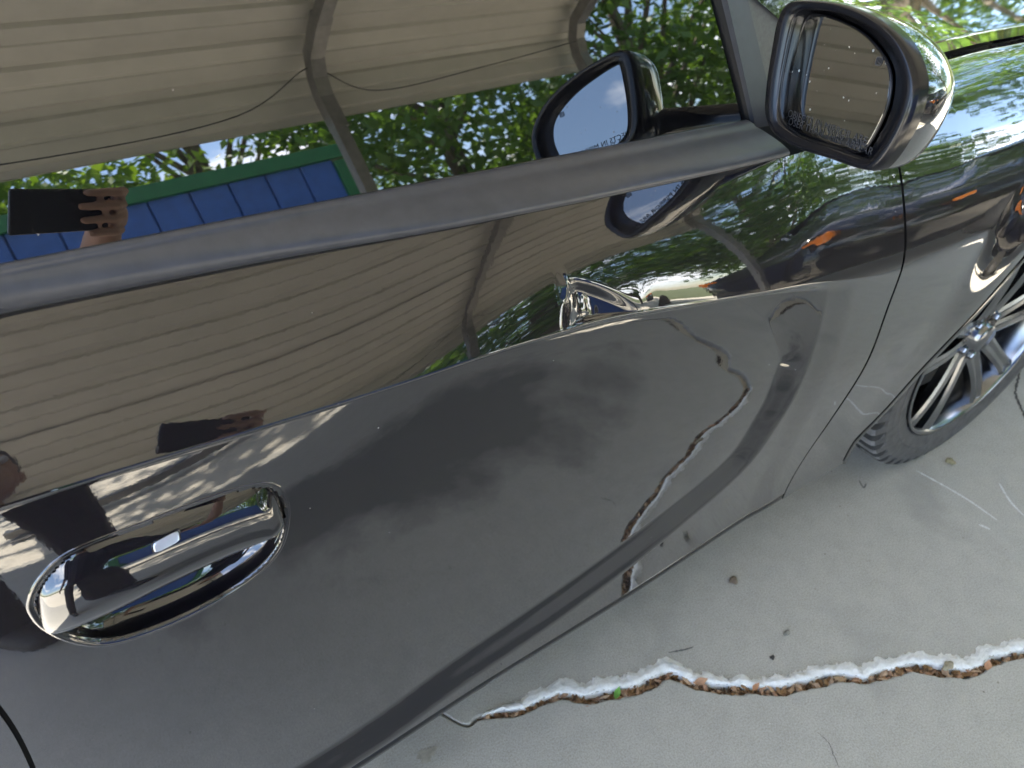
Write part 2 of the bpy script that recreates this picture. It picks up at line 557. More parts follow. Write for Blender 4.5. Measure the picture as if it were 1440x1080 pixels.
# fender crown between flank and bonnet
nu = 120
xs = np.linspace(float(front_cut(0.94)) + 0.006, 1.55, nu)
zt = z_belt(xs); yt = body_y(xs, zt, False)
V = []
hood_y0 = yt + 0.085
prof = [(0, 0), (0.2, 0.0125), (0.45, 0.022), (0.7, 0.0265), (1.0, 0.0275), (1.0, 0.012)]
for fy, dz in prof:
    V += list(zip(xs, yt + (hood_y0 - yt) * fy, zt + dz * 1.0))
crown = mesh_obj('fender_crown', V, grid_faces(len(prof), nu), PAINT, fender, True)
# bonnet
ny = 40
V = []
hz0 = zt + 0.030
for k in range(ny):
    t = k / (ny - 1)
    yy = (hood_y0 + 0.005) + (2 * CAR_MID - 2 * hood_y0 - 0.010) * t
    e = abs(2 * t - 1)
    bulge = 0.055 * (1 - e ** 2.4) + 0.018 * float(smooth(0.62, 0.5, e))
    zz = hz0 + bulge - 0.05 * smooth(0.9, 1.55, xs) * (0.4 + e * 0.6)
    V += list(zip(xs + 0.02, yy, zz))
V += list(zip(xs + 0.02, hood_y0 + 0.005, hz0 - 0.02))
F = grid_faces(ny, nu)
b = ny * nu
F += [(i, i + 1, b + i + 1, b + i) for i in range(nu - 1)]
mesh_obj('bonnet', V, F, PAINT, car, True)

# sill under the doors
def sill_strip(x0, x1, n):
    xs = np.linspace(x0, x1, n)
    V = []
    for z, dy in ((Z_DOORBOT - 0.002, 0.006), (Z_DOORBOT - 0.005, 0.0015), (0.252, 0.0010), (0.243, 0.003), (0.238, 0.009), (0.236, 0.02), (0.225, 0.06), (0.21, 0.16)):
        V += list(zip(xs, body_y(xs, np.full(n, 0.262), False) + dy, np.full(n, z)))
    return mesh_obj('sill', V, grid_faces(8, n), GLOSSBLK, car, True)
sill_strip(-2.15, float(front_cut(0.26)) + 0.002, 120)

for nm, fn in (('rear_seal', lambda z: rear_cut(z) - 0.002), ('front_seal', lambda z: front_cut(z) + 0.0025)):
    zs_ = np.linspace(0.25, 0.93, 60); xs_ = np.array([float(fn(z)) for z in zs_]); ys_ = body_y(xs_, zs_, False) + 0.006
    V = list(zip(xs_ - 0.012, ys_, zs_)) + list(zip(xs_ + 0.012, ys_, zs_))
    mesh_obj(nm, V, grid_faces(2, 60), DARK, car)
# ---------------- door handle
_hx = np.linspace(-1.10, -0.80, 61); _hz = np.linspace(0.68, 0.86, 37)
_HG = body_y(*np.meshgrid(_hx, _hz), False)
def hplane(x, z):
    i = min(max((x + 1.10) / 0.005, 0), 59.999); j = min(max((z - 0.68) / 0.005, 0), 35.999)
    a, b = int(i), int(j); fx, fz = i - a, j - b
    return float(_HG[b, a] * (1 - fx) * (1 - fz) + _HG[b, a + 1] * fx * (1 - fz) + _HG[b + 1, a] * (1 - fx) * fz + _HG[b + 1, a + 1] * fx * fz)
hol = np.array(HANDLE)
N = len(hol)
ring = []
for sc, dy in ((1.016, 0.0010), (1.010, -0.0004), (0.998, -0.0009), (0.978, -0.0005), (0.955, 0.0015), (0.945, 0.008)):
    for p in hol:
        x = HC[0] + (p[0] - HC[0]) * sc; z = HC[1] + (p[1] - HC[1]) * (1 + (sc - 1) * 1.4)
        ring.append((x, hplane(x, z) + dy, z))
mesh_obj('handle_rim', ring, grid_faces(6, N, True), PAINT, door, True)
bowl = []
for sc, dy in ((0.955, 0.002), (0.94, 0.010), (0.89, 0.019), (0.78, 0.027), (0.55, 0.033), (0.2, 0.035)):
    for p in hol:
        x = HC[0] + (p[0] - HC[0]) * sc; z = HC[1] + (p[1] - HC[1]) * sc
        bowl.append((x, hplane(x, z) + dy, z))
F = grid_faces(6, N, True); F.append(tuple(range(5 * N, 6 * N)))
mesh_obj('handle_recess', bowl, F, PAINT, door, True)

# grip bar: upper edge follows the opening, lower edge runs straight across it
up_px = [(47, 830), (62, 803), (102, 774), (200, 736), (300, 700), (356, 686), (384, 687), (398, 704), (402, 738)]
lo_px = [(52, 862), (68, 880), (96, 873), (160, 846), (230, 812), (300, 781), (350, 760), (380, 747), (402, 738)]
ucurve = catmull(to_xz(up_px, HY), 6); lcurve = catmull(to_xz(lo_px, HY), 6)
def resample(c, n):
    c = np.array(c); d = np.r_[0, np.cumsum(np.linalg.norm(np.diff(c, axis=0), axis=1))]
    t = np.linspace(0, d[-1], n)
    return np.stack([np.interp(t, d, c[:, 0]), np.interp(t, d, c[:, 1])], -1)
nu = 70
U = resample(ucurve, nu); Lc = resample(lcurve, nu)
V = []
cross = [(0.0, 0.014), (0.0, 0.0085), (0.025, 0.0065), (0.12, 0.0015), (0.22, -0.0035), (0.28, -0.0062), (0.33, -0.0074), (0.42, -0.0084), (0.55, -0.0094), (0.70, -0.0096), (0.84, -0.0086), (0.94, -0.0062), (1.0, -0.0020), (0.985, 0.008), (0.8, 0.014)]
for t, dy in cross:
    for i in range(nu):
        p = U[i] * (1 - t) + Lc[i] * t
        q = i / (nu - 1)
        e = min(1, q / 0.20) * min(1, (1 - q) / 0.10); e = e * (2 - e)
        b0 = hplane(p[0], p[1])
        V.append((p[0], b0 + (0.006 + (dy - 0.006) * (0.12 + 0.88 * e) if dy < 0.006 else dy), p[1]))
grip = mesh_obj('handle_grip', V, grid_faces(len(cross), nu), PAINT, door, True)
_gv = np.array(V)[nu:12 * nu]
def grip_y(x, z):
    d = np.hypot(_gv[:, 0] - x, _gv[:, 2] - z); k = np.argsort(d)[:5]; w = 1 / (d[k] + 1e-5)
    return float((_gv[k, 1] * w).sum() / w.sum())
# silver lock button
bp = to_xz([(212, 753), (248, 736), (251, 748), (214, 763)], HY)
bx = np.mean(bp, axis=0)
ex = (np.array(bp[1]) - np.array(bp[0])); ez = (np.array(bp[3]) - np.array(bp[0]))
def button(name, grow, dy0, dy1, mat):
    pts = []
    for k in range(28):
        a = 2 * math.pi * k / 28
        cx = math.copysign(abs(math.cos(a)) ** 0.45, math.cos(a)); cz = math.copysign(abs(math.sin(a)) ** 0.45, math.sin(a))
        pts.append(bx + ex * 0.5 * cx * grow + ez * 0.5 * cz * grow)
    V = []
    for sc, dy in ((1, 0.006), (1, dy0), (0.92, dy1)):
        for p in pts:
            q = bx + (p - bx) * sc
            tt = (q[1] - bx[1])
            V.append((q[0], grip_y(q[0], q[1]) + dy, q[1]))
    F = grid_faces(3, 28, True); F.append(tuple(range(56, 84)))
    return mesh_obj(name, V, F, mat, door, False)
button('button_bezel', 1.16, -0.0002, -0.0005, GLOSSBLK)
button('lock_button', 1.0, -0.0010, -0.0018, SILVER)

# ---------------- side glass, belt moulding, frame
GN = np.array([0.100, -0.93, 0.318]); GN /= np.linalg.norm(GN)
GP = np.array([-0.58, 0.118, 0.998])
def on_glass(px, py): return atplane(px, py, GP, GN)
base_dir = on_glass(1060, 166) - on_glass(0, 372)
base_dir = base_dir / np.linalg.norm(base_dir)
upg = np.cross(base_dir, GN); upg = upg / np.linalg.norm(upg)
if upg[2] < 0: upg = -upg
B0 = on_glass(540, 268)
def gl(u, v, bow=True):
    p = B0 + base_dir * u + upg * v
    if bow: p = p - GN * (0.020 * max(v, 0) ** 2 / 0.2)
    return p
gx_front = float(np.dot(on_glass(1072, 158) - B0, base_dir))
V = []; nu, nv = 40, 24
bar_lo = on_glass(1064, 160); bar_hi = on_glass(1018, 0)
slope = (np.dot(bar_hi - bar_lo, base_dir)) / (np.dot(bar_hi - bar_lo, upg))
u_front = float(np.dot(bar_lo - B0, base_dir))
U_REAR = -0.56
for j in range(nv):
    v = -0.03 + 0.44 * j / (nv - 1)
    for i in range(nu):
        u = U_REAR + (u_front + slope * v - U_REAR) * i / (nu - 1)
        V.append(gl(u, v))
mesh_obj('door_window', V, grid_faces(nv, nu), GLASS, car, True)
# rear window beyond the pillar
V = []
for j in range(nv):
    v = -0.03 + 0.40 * j / (nv - 1)
    for i in range(12):
        V.append(gl(U_REAR - 0.10 - 0.80 * i / 11, v))
mesh_obj('rear_door_window', V, grid_faces(nv, 12), GLASS, car, True)
V = []
for v in (-0.03, 0.42):
    for u in (U_REAR + 0.01, U_REAR - 0.11): V.append(gl(u, v) + GN * 0.006)
mesh_obj('pillar_cover', V, [(0, 1, 3, 2)], GLOSSBLK, car)

# belt moulding swept from the glass down to the flank
def moulding(name, x0, x1, n, mat):
    xs = np.linspace(x0, x1, n)
    V = []
    zb = z_belt(xs); yb = body_y(xs, zb)
    tops = []
    for x in xs:
        u = (x - B0[0]) / base_dir[0]
        tops.append(gl(u, 0.0, False))
    tops = np.array(tops)
    lo = np.stack([xs, yb - 0.004, zb + 0.003], -1)
    for t, out in ((-0.02, -0.006), (0.0, 0.005), (0.04, 0.0075), (0.16, 0.0075), (0.22, 0.0055), (0.30, 0.0072), (0.5, 0.0085), (0.7, 0.0085), (0.88, 0.0065), (0.97, 0.002), (1.0, -0.004)):
        p = tops + (lo - tops) * t + np.array([0, -0.85, 0.5]) * out
        V += list(map(tuple, p))
    return mesh_obj(name, V, grid_faces(11, n), mat, car, True)
moulding('belt_moulding', -1.11, -0.150, 140, TRIM)
moulding('rear_belt_moulding', -2.1, -1.118, 40, TRIM)
# black rubber gap below the moulding
xs = np.linspace(-1.11, -0.15, 100); zb = z_belt(xs); yb = body_y(xs, zb)
V = list(zip(xs, yb - 0.0012, zb - 0.0035)) + list(zip(xs, yb + 0.002, zb + 0.006))
mesh_obj('belt_seal', V, grid_faces(2, 100), DARK, car, True)

# upright bar at the front of the window, corner trim panel and pillar
def slab_poly(name, pts, off, thick, mat, parent=car, bevel=0.002):
    P = [np.array(p) + GN * off for p in pts]
    n = len(P)
    V = P + [p - GN * thick for p in P]
    F = [tuple(range(n)), tuple(range(2 * n - 1, n - 1, -1))] + [(i, (i + 1) % n, n + (i + 1) % n, n + i) for i in range(n)]
    o = mesh_obj(name, V, F, mat, parent)
    if bevel:
        m = o.modifiers.new('bevel', 'BEVEL'); m.width = bevel; m.segments = 3; m.limit_method = 'ANGLE'
    return o
def ext(a, b, k): return np.array(a) + (np.array(b) - np.array(a)) * k
q1, q2, q3, q4 = on_glass(1056, 176), on_glass(1080, 172), on_glass(1036, -10), on_glass(1014, -10)
slab_poly('window_upright', [q1, q2, ext(q2, q3, 1.9), ext(q1, q4, 1.9)], 0.010, 0.02, TRIM, bevel=0.004)
s1, s2, s3 = on_glass(1081, 172), on_glass(1180, 160), on_glass(1037, -10)
s4 = on_glass(1052, -10)
slab_poly('corner_trim', [s1, s2, on_glass(1112, 40), s4, s3], 0.004, 0.02, SAIL)
# A-pillar
a1, a2, a3, a4 = on_glass(1110, 40), on_glass(1215, 150), on_glass(1100, -40), on_glass(1050, -12)
slab_poly('front_pillar', [on_glass(1114, 40), on_glass(1182, 160), on_glass(1235, 160), on_glass(1120, -10), ext(on_glass(1120, -10), on_glass(960, -200), 1), ext(on_glass(1054, -12), on_glass(920, -200), 1), on_glass(1054, -12)], 0.008, 0.05, PAINT, bevel=0.008)

# windscreen, roof and far side
def gpt(u, v): return gl(u, v)
rf = gl(u_front - 0.42, 0.43); rr = gl(U_REAR - 0.55, 0.43)
wb = np.array([0.20, 0.22, 0.965])
def mir(p): return np.array([p[0], 2 * CAR_MID - p[1], p[2]])
V = []
for k in range(12):
    t = k / 11
    a = wb * (1 - t) + mir(wb) * t + np.array([0.22 * 4 * t * (1 - t), 0, 0.02 * 4 * t * (1 - t)])
    c = rf * (1 - t) + mir(rf) * t + np.array([0.10 * 4 * t * (1 - t), 0, 0.05 * 4 * t * (1 - t)])
    V += [tuple(a), tuple(c)]
mesh_obj('windscreen', V, [(2 * i, 2 * i + 2, 2 * i + 3, 2 * i + 1) for i in range(11)], GLASS, car, True)
V = []
for k in range(12):
    t = k / 11
    for q, arc in ((rf, 0.05), (rf * 0.5 + rr * 0.5 + np.array([0, 0.01, 0.03]), 0.06), (rr, 0.05)):
        V.append(q * (1 - t) + mir(q) * t + np.array([0, 0, arc * 4 * t * (1 - t)]))
mesh_obj('roof', V, [(3 * i + j, 3 * i + 3 + j, 3 * i + 4 + j, 3 * i + 1 + j) for i in range(11) for j in range(2)], PAINT, car, True)
# roof rail above the side glass
V = []
for i in range(30):
    u = U_REAR - 0.75 + (u_front - 0.40 - U_REAR + 0.75) * i / 29
    for v, o_ in ((0.395, 0.008), (0.41, 0.014), (0.43, 0.010), (0.435, -0.01)):
        V.append(gl(u, v) + GN * o_)
mesh_obj('roof_rail', V, grid_faces(30, 4), PAINT, car, True)
for src in (door, rear_door, fender, crown):
    o = src.copy(); o.parent = car if src is not crown else None
    COL.objects.link(o)
    if src is crown: o.parent = car
    if 'label' in o: del o['label']
    o.scale = (1, -1, 1); o.location = (0, 2 * CAR_MID, 0)
for nm in ('door_window', 'rear_door_window'):
    o = bpy.data.objects[nm].copy(); COL.objects.link(o); o.scale = (1, -1, 1); o.location = (0, 2 * CAR_MID, 0)
mb = MB(); mb.box((-0.3, CAR_MID, 0.23), (1.9, CAR_MID - 0.16, 0.03)); mb.build('underbody', DARK, car)
# front closing panel so the nose is solid
V = [(1.56, 0.06, 0.25), (1.56, 2 * CAR_MID - 0.06, 0.25), (1.62, 2 * CAR_MID - 0.2, 0.6), (1.62, 0.2, 0.6), (1.56, 0.16, 0.80), (1.56, 2 * CAR_MID - 0.16, 0.80)]
mesh_obj('bumper', V, [(0, 1, 2, 3), (3, 2, 5, 4)], PAINT, car)

# ---------------- door mirror
MC = np.array([-0.235, -0.035, 1.075])
NB = np.array([-0.965, 0.20, 0.12]); NB /= np.linalg.norm(NB)
NG = np.array([-0.955, 0.262, 0.115]); NG /= np.linalg.norm(NG)
mirror = empty('door_mirror'); mirror.parent = car
def loop(pix, p0, n, k=5):
    return np.array(catmull([atplane(px, py, p0, n) for px, py in pix], k, True))
out_px = [(1112, 6), (1140, 2), (1185, 8), (1232, 28), (1268, 62), (1286, 108), (1282, 150), (1262, 196), (1236, 232), (1216, 237), (1170, 222), (1122, 206), (1092, 186), (1080, 160), (1082, 118), (1090, 66), (1098, 28)]
in_px = [(1122, 18), (1142, 13), (1180, 18), (1222, 36), (1254, 66), (1270, 106), (1266, 146), (1248, 188), (1226, 218), (1212, 222), (1172, 208), (1128, 194), (1103, 176), (1095, 156), (1098, 116), (1106, 70), (1114, 34)]
O = loop(out_px, MC, NB); I = loop(in_px, MC, NB)
n = len(O); cen = O.mean(0)
# body-coloured shell behind the bezel
V = []
lean = np.array([0.0, 0.012, -0.004])
for t in np.linspace(0, 1, 11):
    sc = math.sqrt(max(1 - (t * 0.985) ** 2.3, 0)) if t > 0 else 1
    off = -NB * (0.012 + 0.105 * t) + lean * t
    for p in O: V.append(cen + (p - cen) * sc * 1.012 + off)
F = grid_faces(11, n, True); F.append(tuple(range(10 * n, 11 * n)))
mesh_obj('housing', V, F, PAINT, mirror, True)
# glass
gl_px = [(1138, 26), (1146, 20), (1172, 26), (1210, 44), (1240, 74), (1253, 106), (1249, 146), (1234, 182), (1218, 208), (1204, 213), (1164, 200), (1122, 184), (1110, 174), (1107, 160), (1113, 108), (1124, 62), (1132, 36)]
GC = MC - NB * 0.012
G = loop(gl_px, GC, NG)
gc = G.mean(0)
V = []
for sc, off in ((1.0, -0.004), (1.0, 0.0), (0.985, 0.0012)):
    for p in G: V.append(gc + (p - gc) * sc + NG * off)
V.append(gc + NG * 0.0012)
m_ = len(G)
F = grid_faces(3, m_, True) + [(2 * m_ + i, 2 * m_ + (i + 1) % m_, 3 * m_) for i in range(m_)]
glass_o = mesh_obj('mirror_glass', V, F, MIRROR, mirror)
# bezel ring
V = []
G1 = np.array([gc + (p - gc) * 1.03 - NG * 0.003 for p in G])
I0 = np.array([cen + (p - cen) * 0.995 - NB * 0.004 for p in I])
rings = [[cen + (p - cen) * sc + NB * off_ for p in A] for (A, sc, off_) in ((O, 1.016, -0.014), (O, 1.02, -0.004), (O, 1.008, 0.003), (O, 0.985, 0.0045), (I, 1.01, 0.003))]
rings += [list(I0), list(I0 * 0.5 + G1 * 0.5), list(G1)]
for R_ in rings: V += R_
mesh_obj('bezel', V, grid_faces(len(rings), n, True), BEZEL, mirror, True)
V = []
for sc, off in ((1.025, 0.0), (1.02, 0.0022), (1.0, 0.0022), (0.993, 0.0)):
    for p in G: V.append(gc + (p - gc) * sc + NG * off)
mesh_obj('glass_edge', V, grid_faces(4, m_, True), BEZEL, mirror, True)
# lettering and heater symbol printed on the glass
ETCH = simple('etched_print', (0.05, 0.05, 0.055), 0.6)
ux = np.array([0, -1, 0]) - NG * np.dot(np.array([0, -1, 0]), NG); ux /= np.linalg.norm(ux)
uz = np.cross(NG, ux); uz /= np.linalg.norm(uz)
if uz[2] < 0: uz = -uz
if np.dot(np.cross(ux, uz), NG) < 0: ux = -ux
def text(body, px, py, size, parent, mat, direction=None):
    c = bpy.data.curves.new('lettering', 'FONT'); c.body = body; c.size = size; c.align_x = 'CENTER'
    c.space_character = 1.08
    o = bpy.data.objects.new('lettering', c); COL.objects.link(o)
    p = atplane(px, py, GC, NG) + NG * 0.0016
    a = direction; a = a / np.linalg.norm(a)
    b_ = np.cross(NG, a)
    Mx = Matrix(((a[0], b_[0], NG[0], p[0]), (a[1], b_[1], NG[1], p[1]), (a[2], b_[2], NG[2], p[2]), (0, 0, 0, 1)))
    c.materials.append(mat)
    dg = bpy.context.evaluated_depsgraph_get()
    me = bpy.data.meshes.new_from_object(o.evaluated_get(dg))
    bpy.data.objects.remove(o)
    o = bpy.data.objects.new('lettering', me); COL.objects.link(o)
    o.matrix_world = Mx
    o.parent = parent
    return o
dirt = atplane(1212, 202, GC, NG) - atplane(1130, 172, GC, NG)
text('OBJECTS IN MIRROR ARE', 1160, 182, 0.0105, mirror, ETCH, dirt)
text('CLOSER THAN THEY APPEAR', 1158, 193, 0.0105, mirror, ETCH, dirt)
hp = atplane(1238, 86, GC, NG)
sym = MB()
a_ = dirt / np.linalg.norm(dirt); b_ = np.cross(NG, a_)
def flat_loop(w, h, th):
    V = []
    for s in (1.0, 1 - th):
        for k in range(24):
            an = 2 * math.pi * k / 24
            cx = math.copysign(abs(math.cos(an)) ** 0.5, math.cos(an)) * w * s; cz = math.copysign(abs(math.sin(an)) ** 0.5, math.sin(an)) * h * s
            V.append(hp + a_ * cx + b_ * cz + NG * 0.0016)
    sym.add(V, grid_faces(2, 24, True))
flat_loop(0.0042, 0.0038, 0.25)
for k in (-1, 0, 1):
    q = hp + a_ * 0.0018 * k
    sym.add([q + a_ * 0.0004 - b_ * 0.0022 + NG * 0.0016, q - a_ * 0.0004 - b_ * 0.0022 + NG * 0.0016, q - a_ * 0.0004 + b_ * 0.0022 + NG * 0.0016, q + a_ * 0.0004 + b_ * 0.0022 + NG * 0.0016], [(0, 1, 2, 3)])
sym.build('heater_symbol', ETCH, mirror)
# stalk joining the mirror to the corner trim
foot = on_glass(1120, 150)
mb = MB()
mb.tube([foot + np.array([0.05, 0.02, -0.01]), foot + np.array([0.045, -0.03, -0.01]), cen - NB * 0.07 + np.array([0, 0.03, -0.03])], [0.030, 0.026, 0.03], 14)
mb.build('stalk', GLOSSBLK, mirror, True)

# ---------------- front wheel
WX, WR, WY = 0.645, 0.352, 0.042
def lathe(prof, seg, fn=None):
    V = []
    for i in range(seg):
        a = 2 * math.pi * i / seg
        for k, (r, y) in enumerate(prof):
            if fn: r, y = fn(i, k, r, y)
            V.append((r * math.cos(a), y, r * math.sin(a)))
    m = len(prof)
    F = [(i * m + k, i * m + k + 1, ((i + 1) % seg) * m + k + 1, ((i + 1) % seg) * m + k) for i in range(seg) for k in range(m - 1)]
    return V, F
def make_wheel(name):
    w = empty(name)
    w.location = (WX, WY, WR)
    prof = [(0.246, 0.012), (0.256, 0.004), (0.268, 0.001), (0.285, -0.002), (0.288, -0.0005), (0.305, -0.003), (0.322, -0.001), (0.336, 0.004), (0.345, 0.008), (0.3495, 0.014),
            (0.3505, 0.020), (0.351, 0.048), (0.351, 0.055), (0.3445, 0.057), (0.3445, 0.064), (0.3515, 0.066), (0.352, 0.095), (0.352, 0.10), (0.345, 0.102), (0.345, 0.11), (0.352, 0.112), (0.352, 0.15), (0.345, 0.152), (0.345, 0.16), (0.3515, 0.162),
            (0.350, 0.195), (0.343, 0.208), (0.32, 0.222), (0.29, 0.224), (0.25, 0.21)]
    def tread(i, k, r, y):
        if 7 <= k <= 12 and i % 6 < 2: r -= 0.012
        if (15 <= k <= 17 or 20 <= k <= 21) and i % 6 == (3 if k < 18 else 1): r -= 0.010
        if 24 <= k <= 26 and i % 6 < 2: r -= 0.012
        return r, y
    V, F = lathe(prof, 288, tread)
    ty = mesh_obj('tyre', V, F, RUBBER, w, False)
    ty.data.materials.append(TREAD); ty.data.materials.append(GROOVE_SHADE)
    mi = []
    for i in range(288):
        for k in range(len(prof) - 1):
            g = (7 <= k <= 12 or 24 <= k <= 26) and i % 6 < 2 or k in (12, 13, 14, 17, 18, 19, 21, 22, 23) or (15 <= k <= 16 and i % 6 == 3) or (k == 20 and i % 6 == 1)
            mi.append(2 if g else (1 if 8 <= k <= 26 else 0))
    ty.data.polygons.foreach_set('material_index', mi)
    prof = [(0.250, 0.006), (0.253, 0.000), (0.2475, -0.0015), (0.243, 0.002), (0.238, 0.012), (0.232, 0.05), (0.226, 0.12), (0.235, 0.205)]
    V, F = lathe(prof, 96)
    mesh_obj('rim', V, F, RIM, w, True)
    # five forked spokes
    for s in range(5):
        a0 = 2 * math.pi * s / 5 + 0.33
        sp = MB()
        for sgn in (-1, 1):
            V = []
            ns = 12
            for q in range(ns):
                t = q / (ns - 1)
                r = 0.045 + (0.2435 - 0.045) * t
                off = sgn * (0.020 + 0.034 * t ** 1.3)
                wd = 0.0225 - 0.004 * math.sin(t * math.pi) + 0.006 * max(0, t - 0.8) * 5 * 0.4
                yy = 0.030 - 0.018 * math.sin(t * math.pi * 0.6) - 0.008 * t
                er = (math.cos(a0), math.sin(a0)); et = (-math.sin(a0), math.cos(a0))
                for dw, dy in ((-1.0, 0.022), (-1.0, 0.004), (-0.55, 0.0), (0.0, 0.003), (0.55, 0.0), (1.0, 0.004), (1.0, 0.022)):
                    o2 = off + dw * wd
                    V.append((er[0] * r + et[0] * o2, yy + dy, er[1] * r + et[1] * o2))
            sp.add(V, grid_faces(ns, 7))
        o = sp.build('spoke', RIM, w, False)
    V, F = lathe([(0.001, 0.012), (0.03, 0.013), (0.034, 0.018), (0.036, 0.028), (0.060, 0.030), (0.068, 0.04), (0.07, 0.07)], 48)
    mesh_obj('hub', V, F, RIM, w, True)
    for s in range(5):
        a = 2 * math.pi * (s + 0.5) / 5 + 0.33
        V, F = lathe([(0.001, -0.012), (0.008, -0.012), (0.010, -0.009), (0.010, 0.01)], 6)
        mesh_obj('lug_nut', V, F, RIM, w, False, loc=(0.052 * math.cos(a), 0.032, 0.052 * math.sin(a)))
    V, F = lathe([(0.07, 0.085), (0.172, 0.085), (0.174, 0.09), (0.172, 0.11), (0.07, 0.11)], 64)
    mesh_obj('brake_disc', V, F, STEEL, w, True)
    mb = MB()
    for k in range(9):
        a = math.radians(150 + 60 * k / 8)
        for r in (0.115, 0.188):
            for y in (0.060, 0.13): mb.v.append((r * math.cos(a), y, r * math.sin(a)))
    for k in range(8):
        b = 4 * k
        mb.f += [(b, b + 4, b + 6, b + 2), (b + 1, b + 3, b + 7, b + 5), (b, b + 1, b + 5, b + 4), (b + 2, b + 6, b + 7, b + 3)]
    mb.f += [(0, 2, 3, 1), (32, 33, 35, 34)]
    mb.build('brake_caliper', RIMDK, w)
    V, F = lathe([(0.001, 0.14), (0.228, 0.14)], 48)
    mesh_obj('wheel_back', V, F, DARK, w)
    return w
wheel = make_wheel('front_wheel')
wheel.parent = car
#@@CAR_END

# ------------------------------------------------------------------ ground
def concrete_mat():
    m, b, n, l = new_mat('weathered_concrete')
    c = n.new('ShaderNodeTexCoord'); v = c.outputs['Object']
    big = noise(n, l, 1.3, 6, 0.6, vec=v); mid = noise(n, l, 22, 9, 0.72, vec=v); fine = noise(n, l, 330, 4, 0.85, vec=v)
    col = ramp(n, l, big, [(0.3, (0.315, 0.300, 0.272)), (0.7, (0.405, 0.388, 0.355))])
    col = mixc(n, l, 0.55, col, ramp(n, l, mid, [(0.34, (0.265, 0.253, 0.230)), (0.55, (0.39, 0.373, 0.342)), (0.75, (0.47, 0.45, 0.415))]))
    col = mixc(n, l, 0.55, col, ramp(n, l, fine, [(0.34, (0.17, 0.162, 0.147)), (0.5, (0.385, 0.37, 0.338)), (0.66, (0.54, 0.52, 0.48))]))
    # added dark patch with a ragged edge on the slab, mirrored in the door
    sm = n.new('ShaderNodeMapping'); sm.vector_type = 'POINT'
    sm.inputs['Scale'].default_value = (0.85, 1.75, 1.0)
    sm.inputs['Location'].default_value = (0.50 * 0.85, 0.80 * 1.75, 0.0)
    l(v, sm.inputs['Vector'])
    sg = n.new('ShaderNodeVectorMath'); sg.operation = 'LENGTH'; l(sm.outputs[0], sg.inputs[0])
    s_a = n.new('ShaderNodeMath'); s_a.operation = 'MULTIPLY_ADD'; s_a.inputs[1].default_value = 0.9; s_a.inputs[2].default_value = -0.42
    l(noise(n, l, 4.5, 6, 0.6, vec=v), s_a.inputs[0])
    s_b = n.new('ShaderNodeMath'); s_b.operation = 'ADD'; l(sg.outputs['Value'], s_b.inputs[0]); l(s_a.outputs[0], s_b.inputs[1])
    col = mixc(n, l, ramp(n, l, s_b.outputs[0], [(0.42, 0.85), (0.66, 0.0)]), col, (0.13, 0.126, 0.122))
    # darker stains and small pits
    st = ramp(n, l, noise(n, l, 3.1, 3, 0.5, vec=v, dist=0.6), [(0.58, 0.0), (0.74, 0.35)])
    col = mixc(n, l, st, col, (0.20, 0.195, 0.185))
    vo = n.new('ShaderNodeTexVoronoi'); vo.inputs['Scale'].default_value = 38; l(v, vo.inputs['Vector'])
    pk = ramp(n, l, noise(n, l, 17, 2, vec=v), [(0.57, 0.0), (0.62, 0.8)])
    pit = ramp(n, l, vo.outputs['Distance'], [(0.05, 1.0), (0.10, 0.0)])
    mu = n.new('ShaderNodeMath'); mu.operation = 'MULTIPLY'; l(pk, mu.inputs[0]); l(pit, mu.inputs[1])
    col = mixc(n, l, mu.outputs[0], col, (0.12, 0.105, 0.09))
    vo2 = n.new('ShaderNodeTexVoronoi'); vo2.inputs['Scale'].default_value = 55; l(v, vo2.inputs['Vector'])
    pk2 = ramp(n, l, noise(n, l, 12, 2, vec=v), [(0.60, 0.0), (0.64, 0.8)])
    lt = ramp(n, l, vo2.outputs['Distance'], [(0.04, 1.0), (0.09, 0.0)])
    mu2 = n.new('ShaderNodeMath'); mu2.operation = 'MULTIPLY'; l(pk2, mu2.inputs[0]); l(lt, mu2.inputs[1])
    col = mixc(n, l, mu2.outputs[0], col, (0.62, 0.61, 0.58))
    col = mixc(n, l, 1.0, col, (1.10, 1.085, 1.045), 'MULTIPLY')
    l(col, b.inputs['Base Color'])
    b.inputs['Roughness'].default_value = 0.85
    b.inputs['Specular IOR Level'].default_value = 0.3
    ad = n.new('ShaderNodeMath'); ad.operation = 'ADD'; l(fine, ad.inputs[0]); l(mid, ad.inputs[1])
    bump(n, l, b, ad.outputs[0], 0.16, 0.003)
    return m
CONCRETE = concrete_mat()
def soil_mat():
    m, b, n, l = new_mat('sandy_yard')
    c = n.new('ShaderNodeTexCoord'); v = c.outputs['Object']
    a = noise(n, l, 0.7, 8, 0.6, vec=v); f = noise(n, l, 30, 8, 0.7, vec=v)
    col = ramp(n, l, a, [(0.3, (0.60, 0.54, 0.44)), (0.7, (0.74, 0.67, 0.55))])
    col = mixc(n, l, 0.4, col, ramp(n, l, f, [(0.3, (0.50, 0.44, 0.35)), (0.7, (0.80, 0.74, 0.62))]))
    l(col, b.inputs['Base Color']); b.inputs['Roughness'].default_value = 0.95
    bump(n, l, b, f, 0.5, 0.02)
    return m
SOIL = soil_mat()
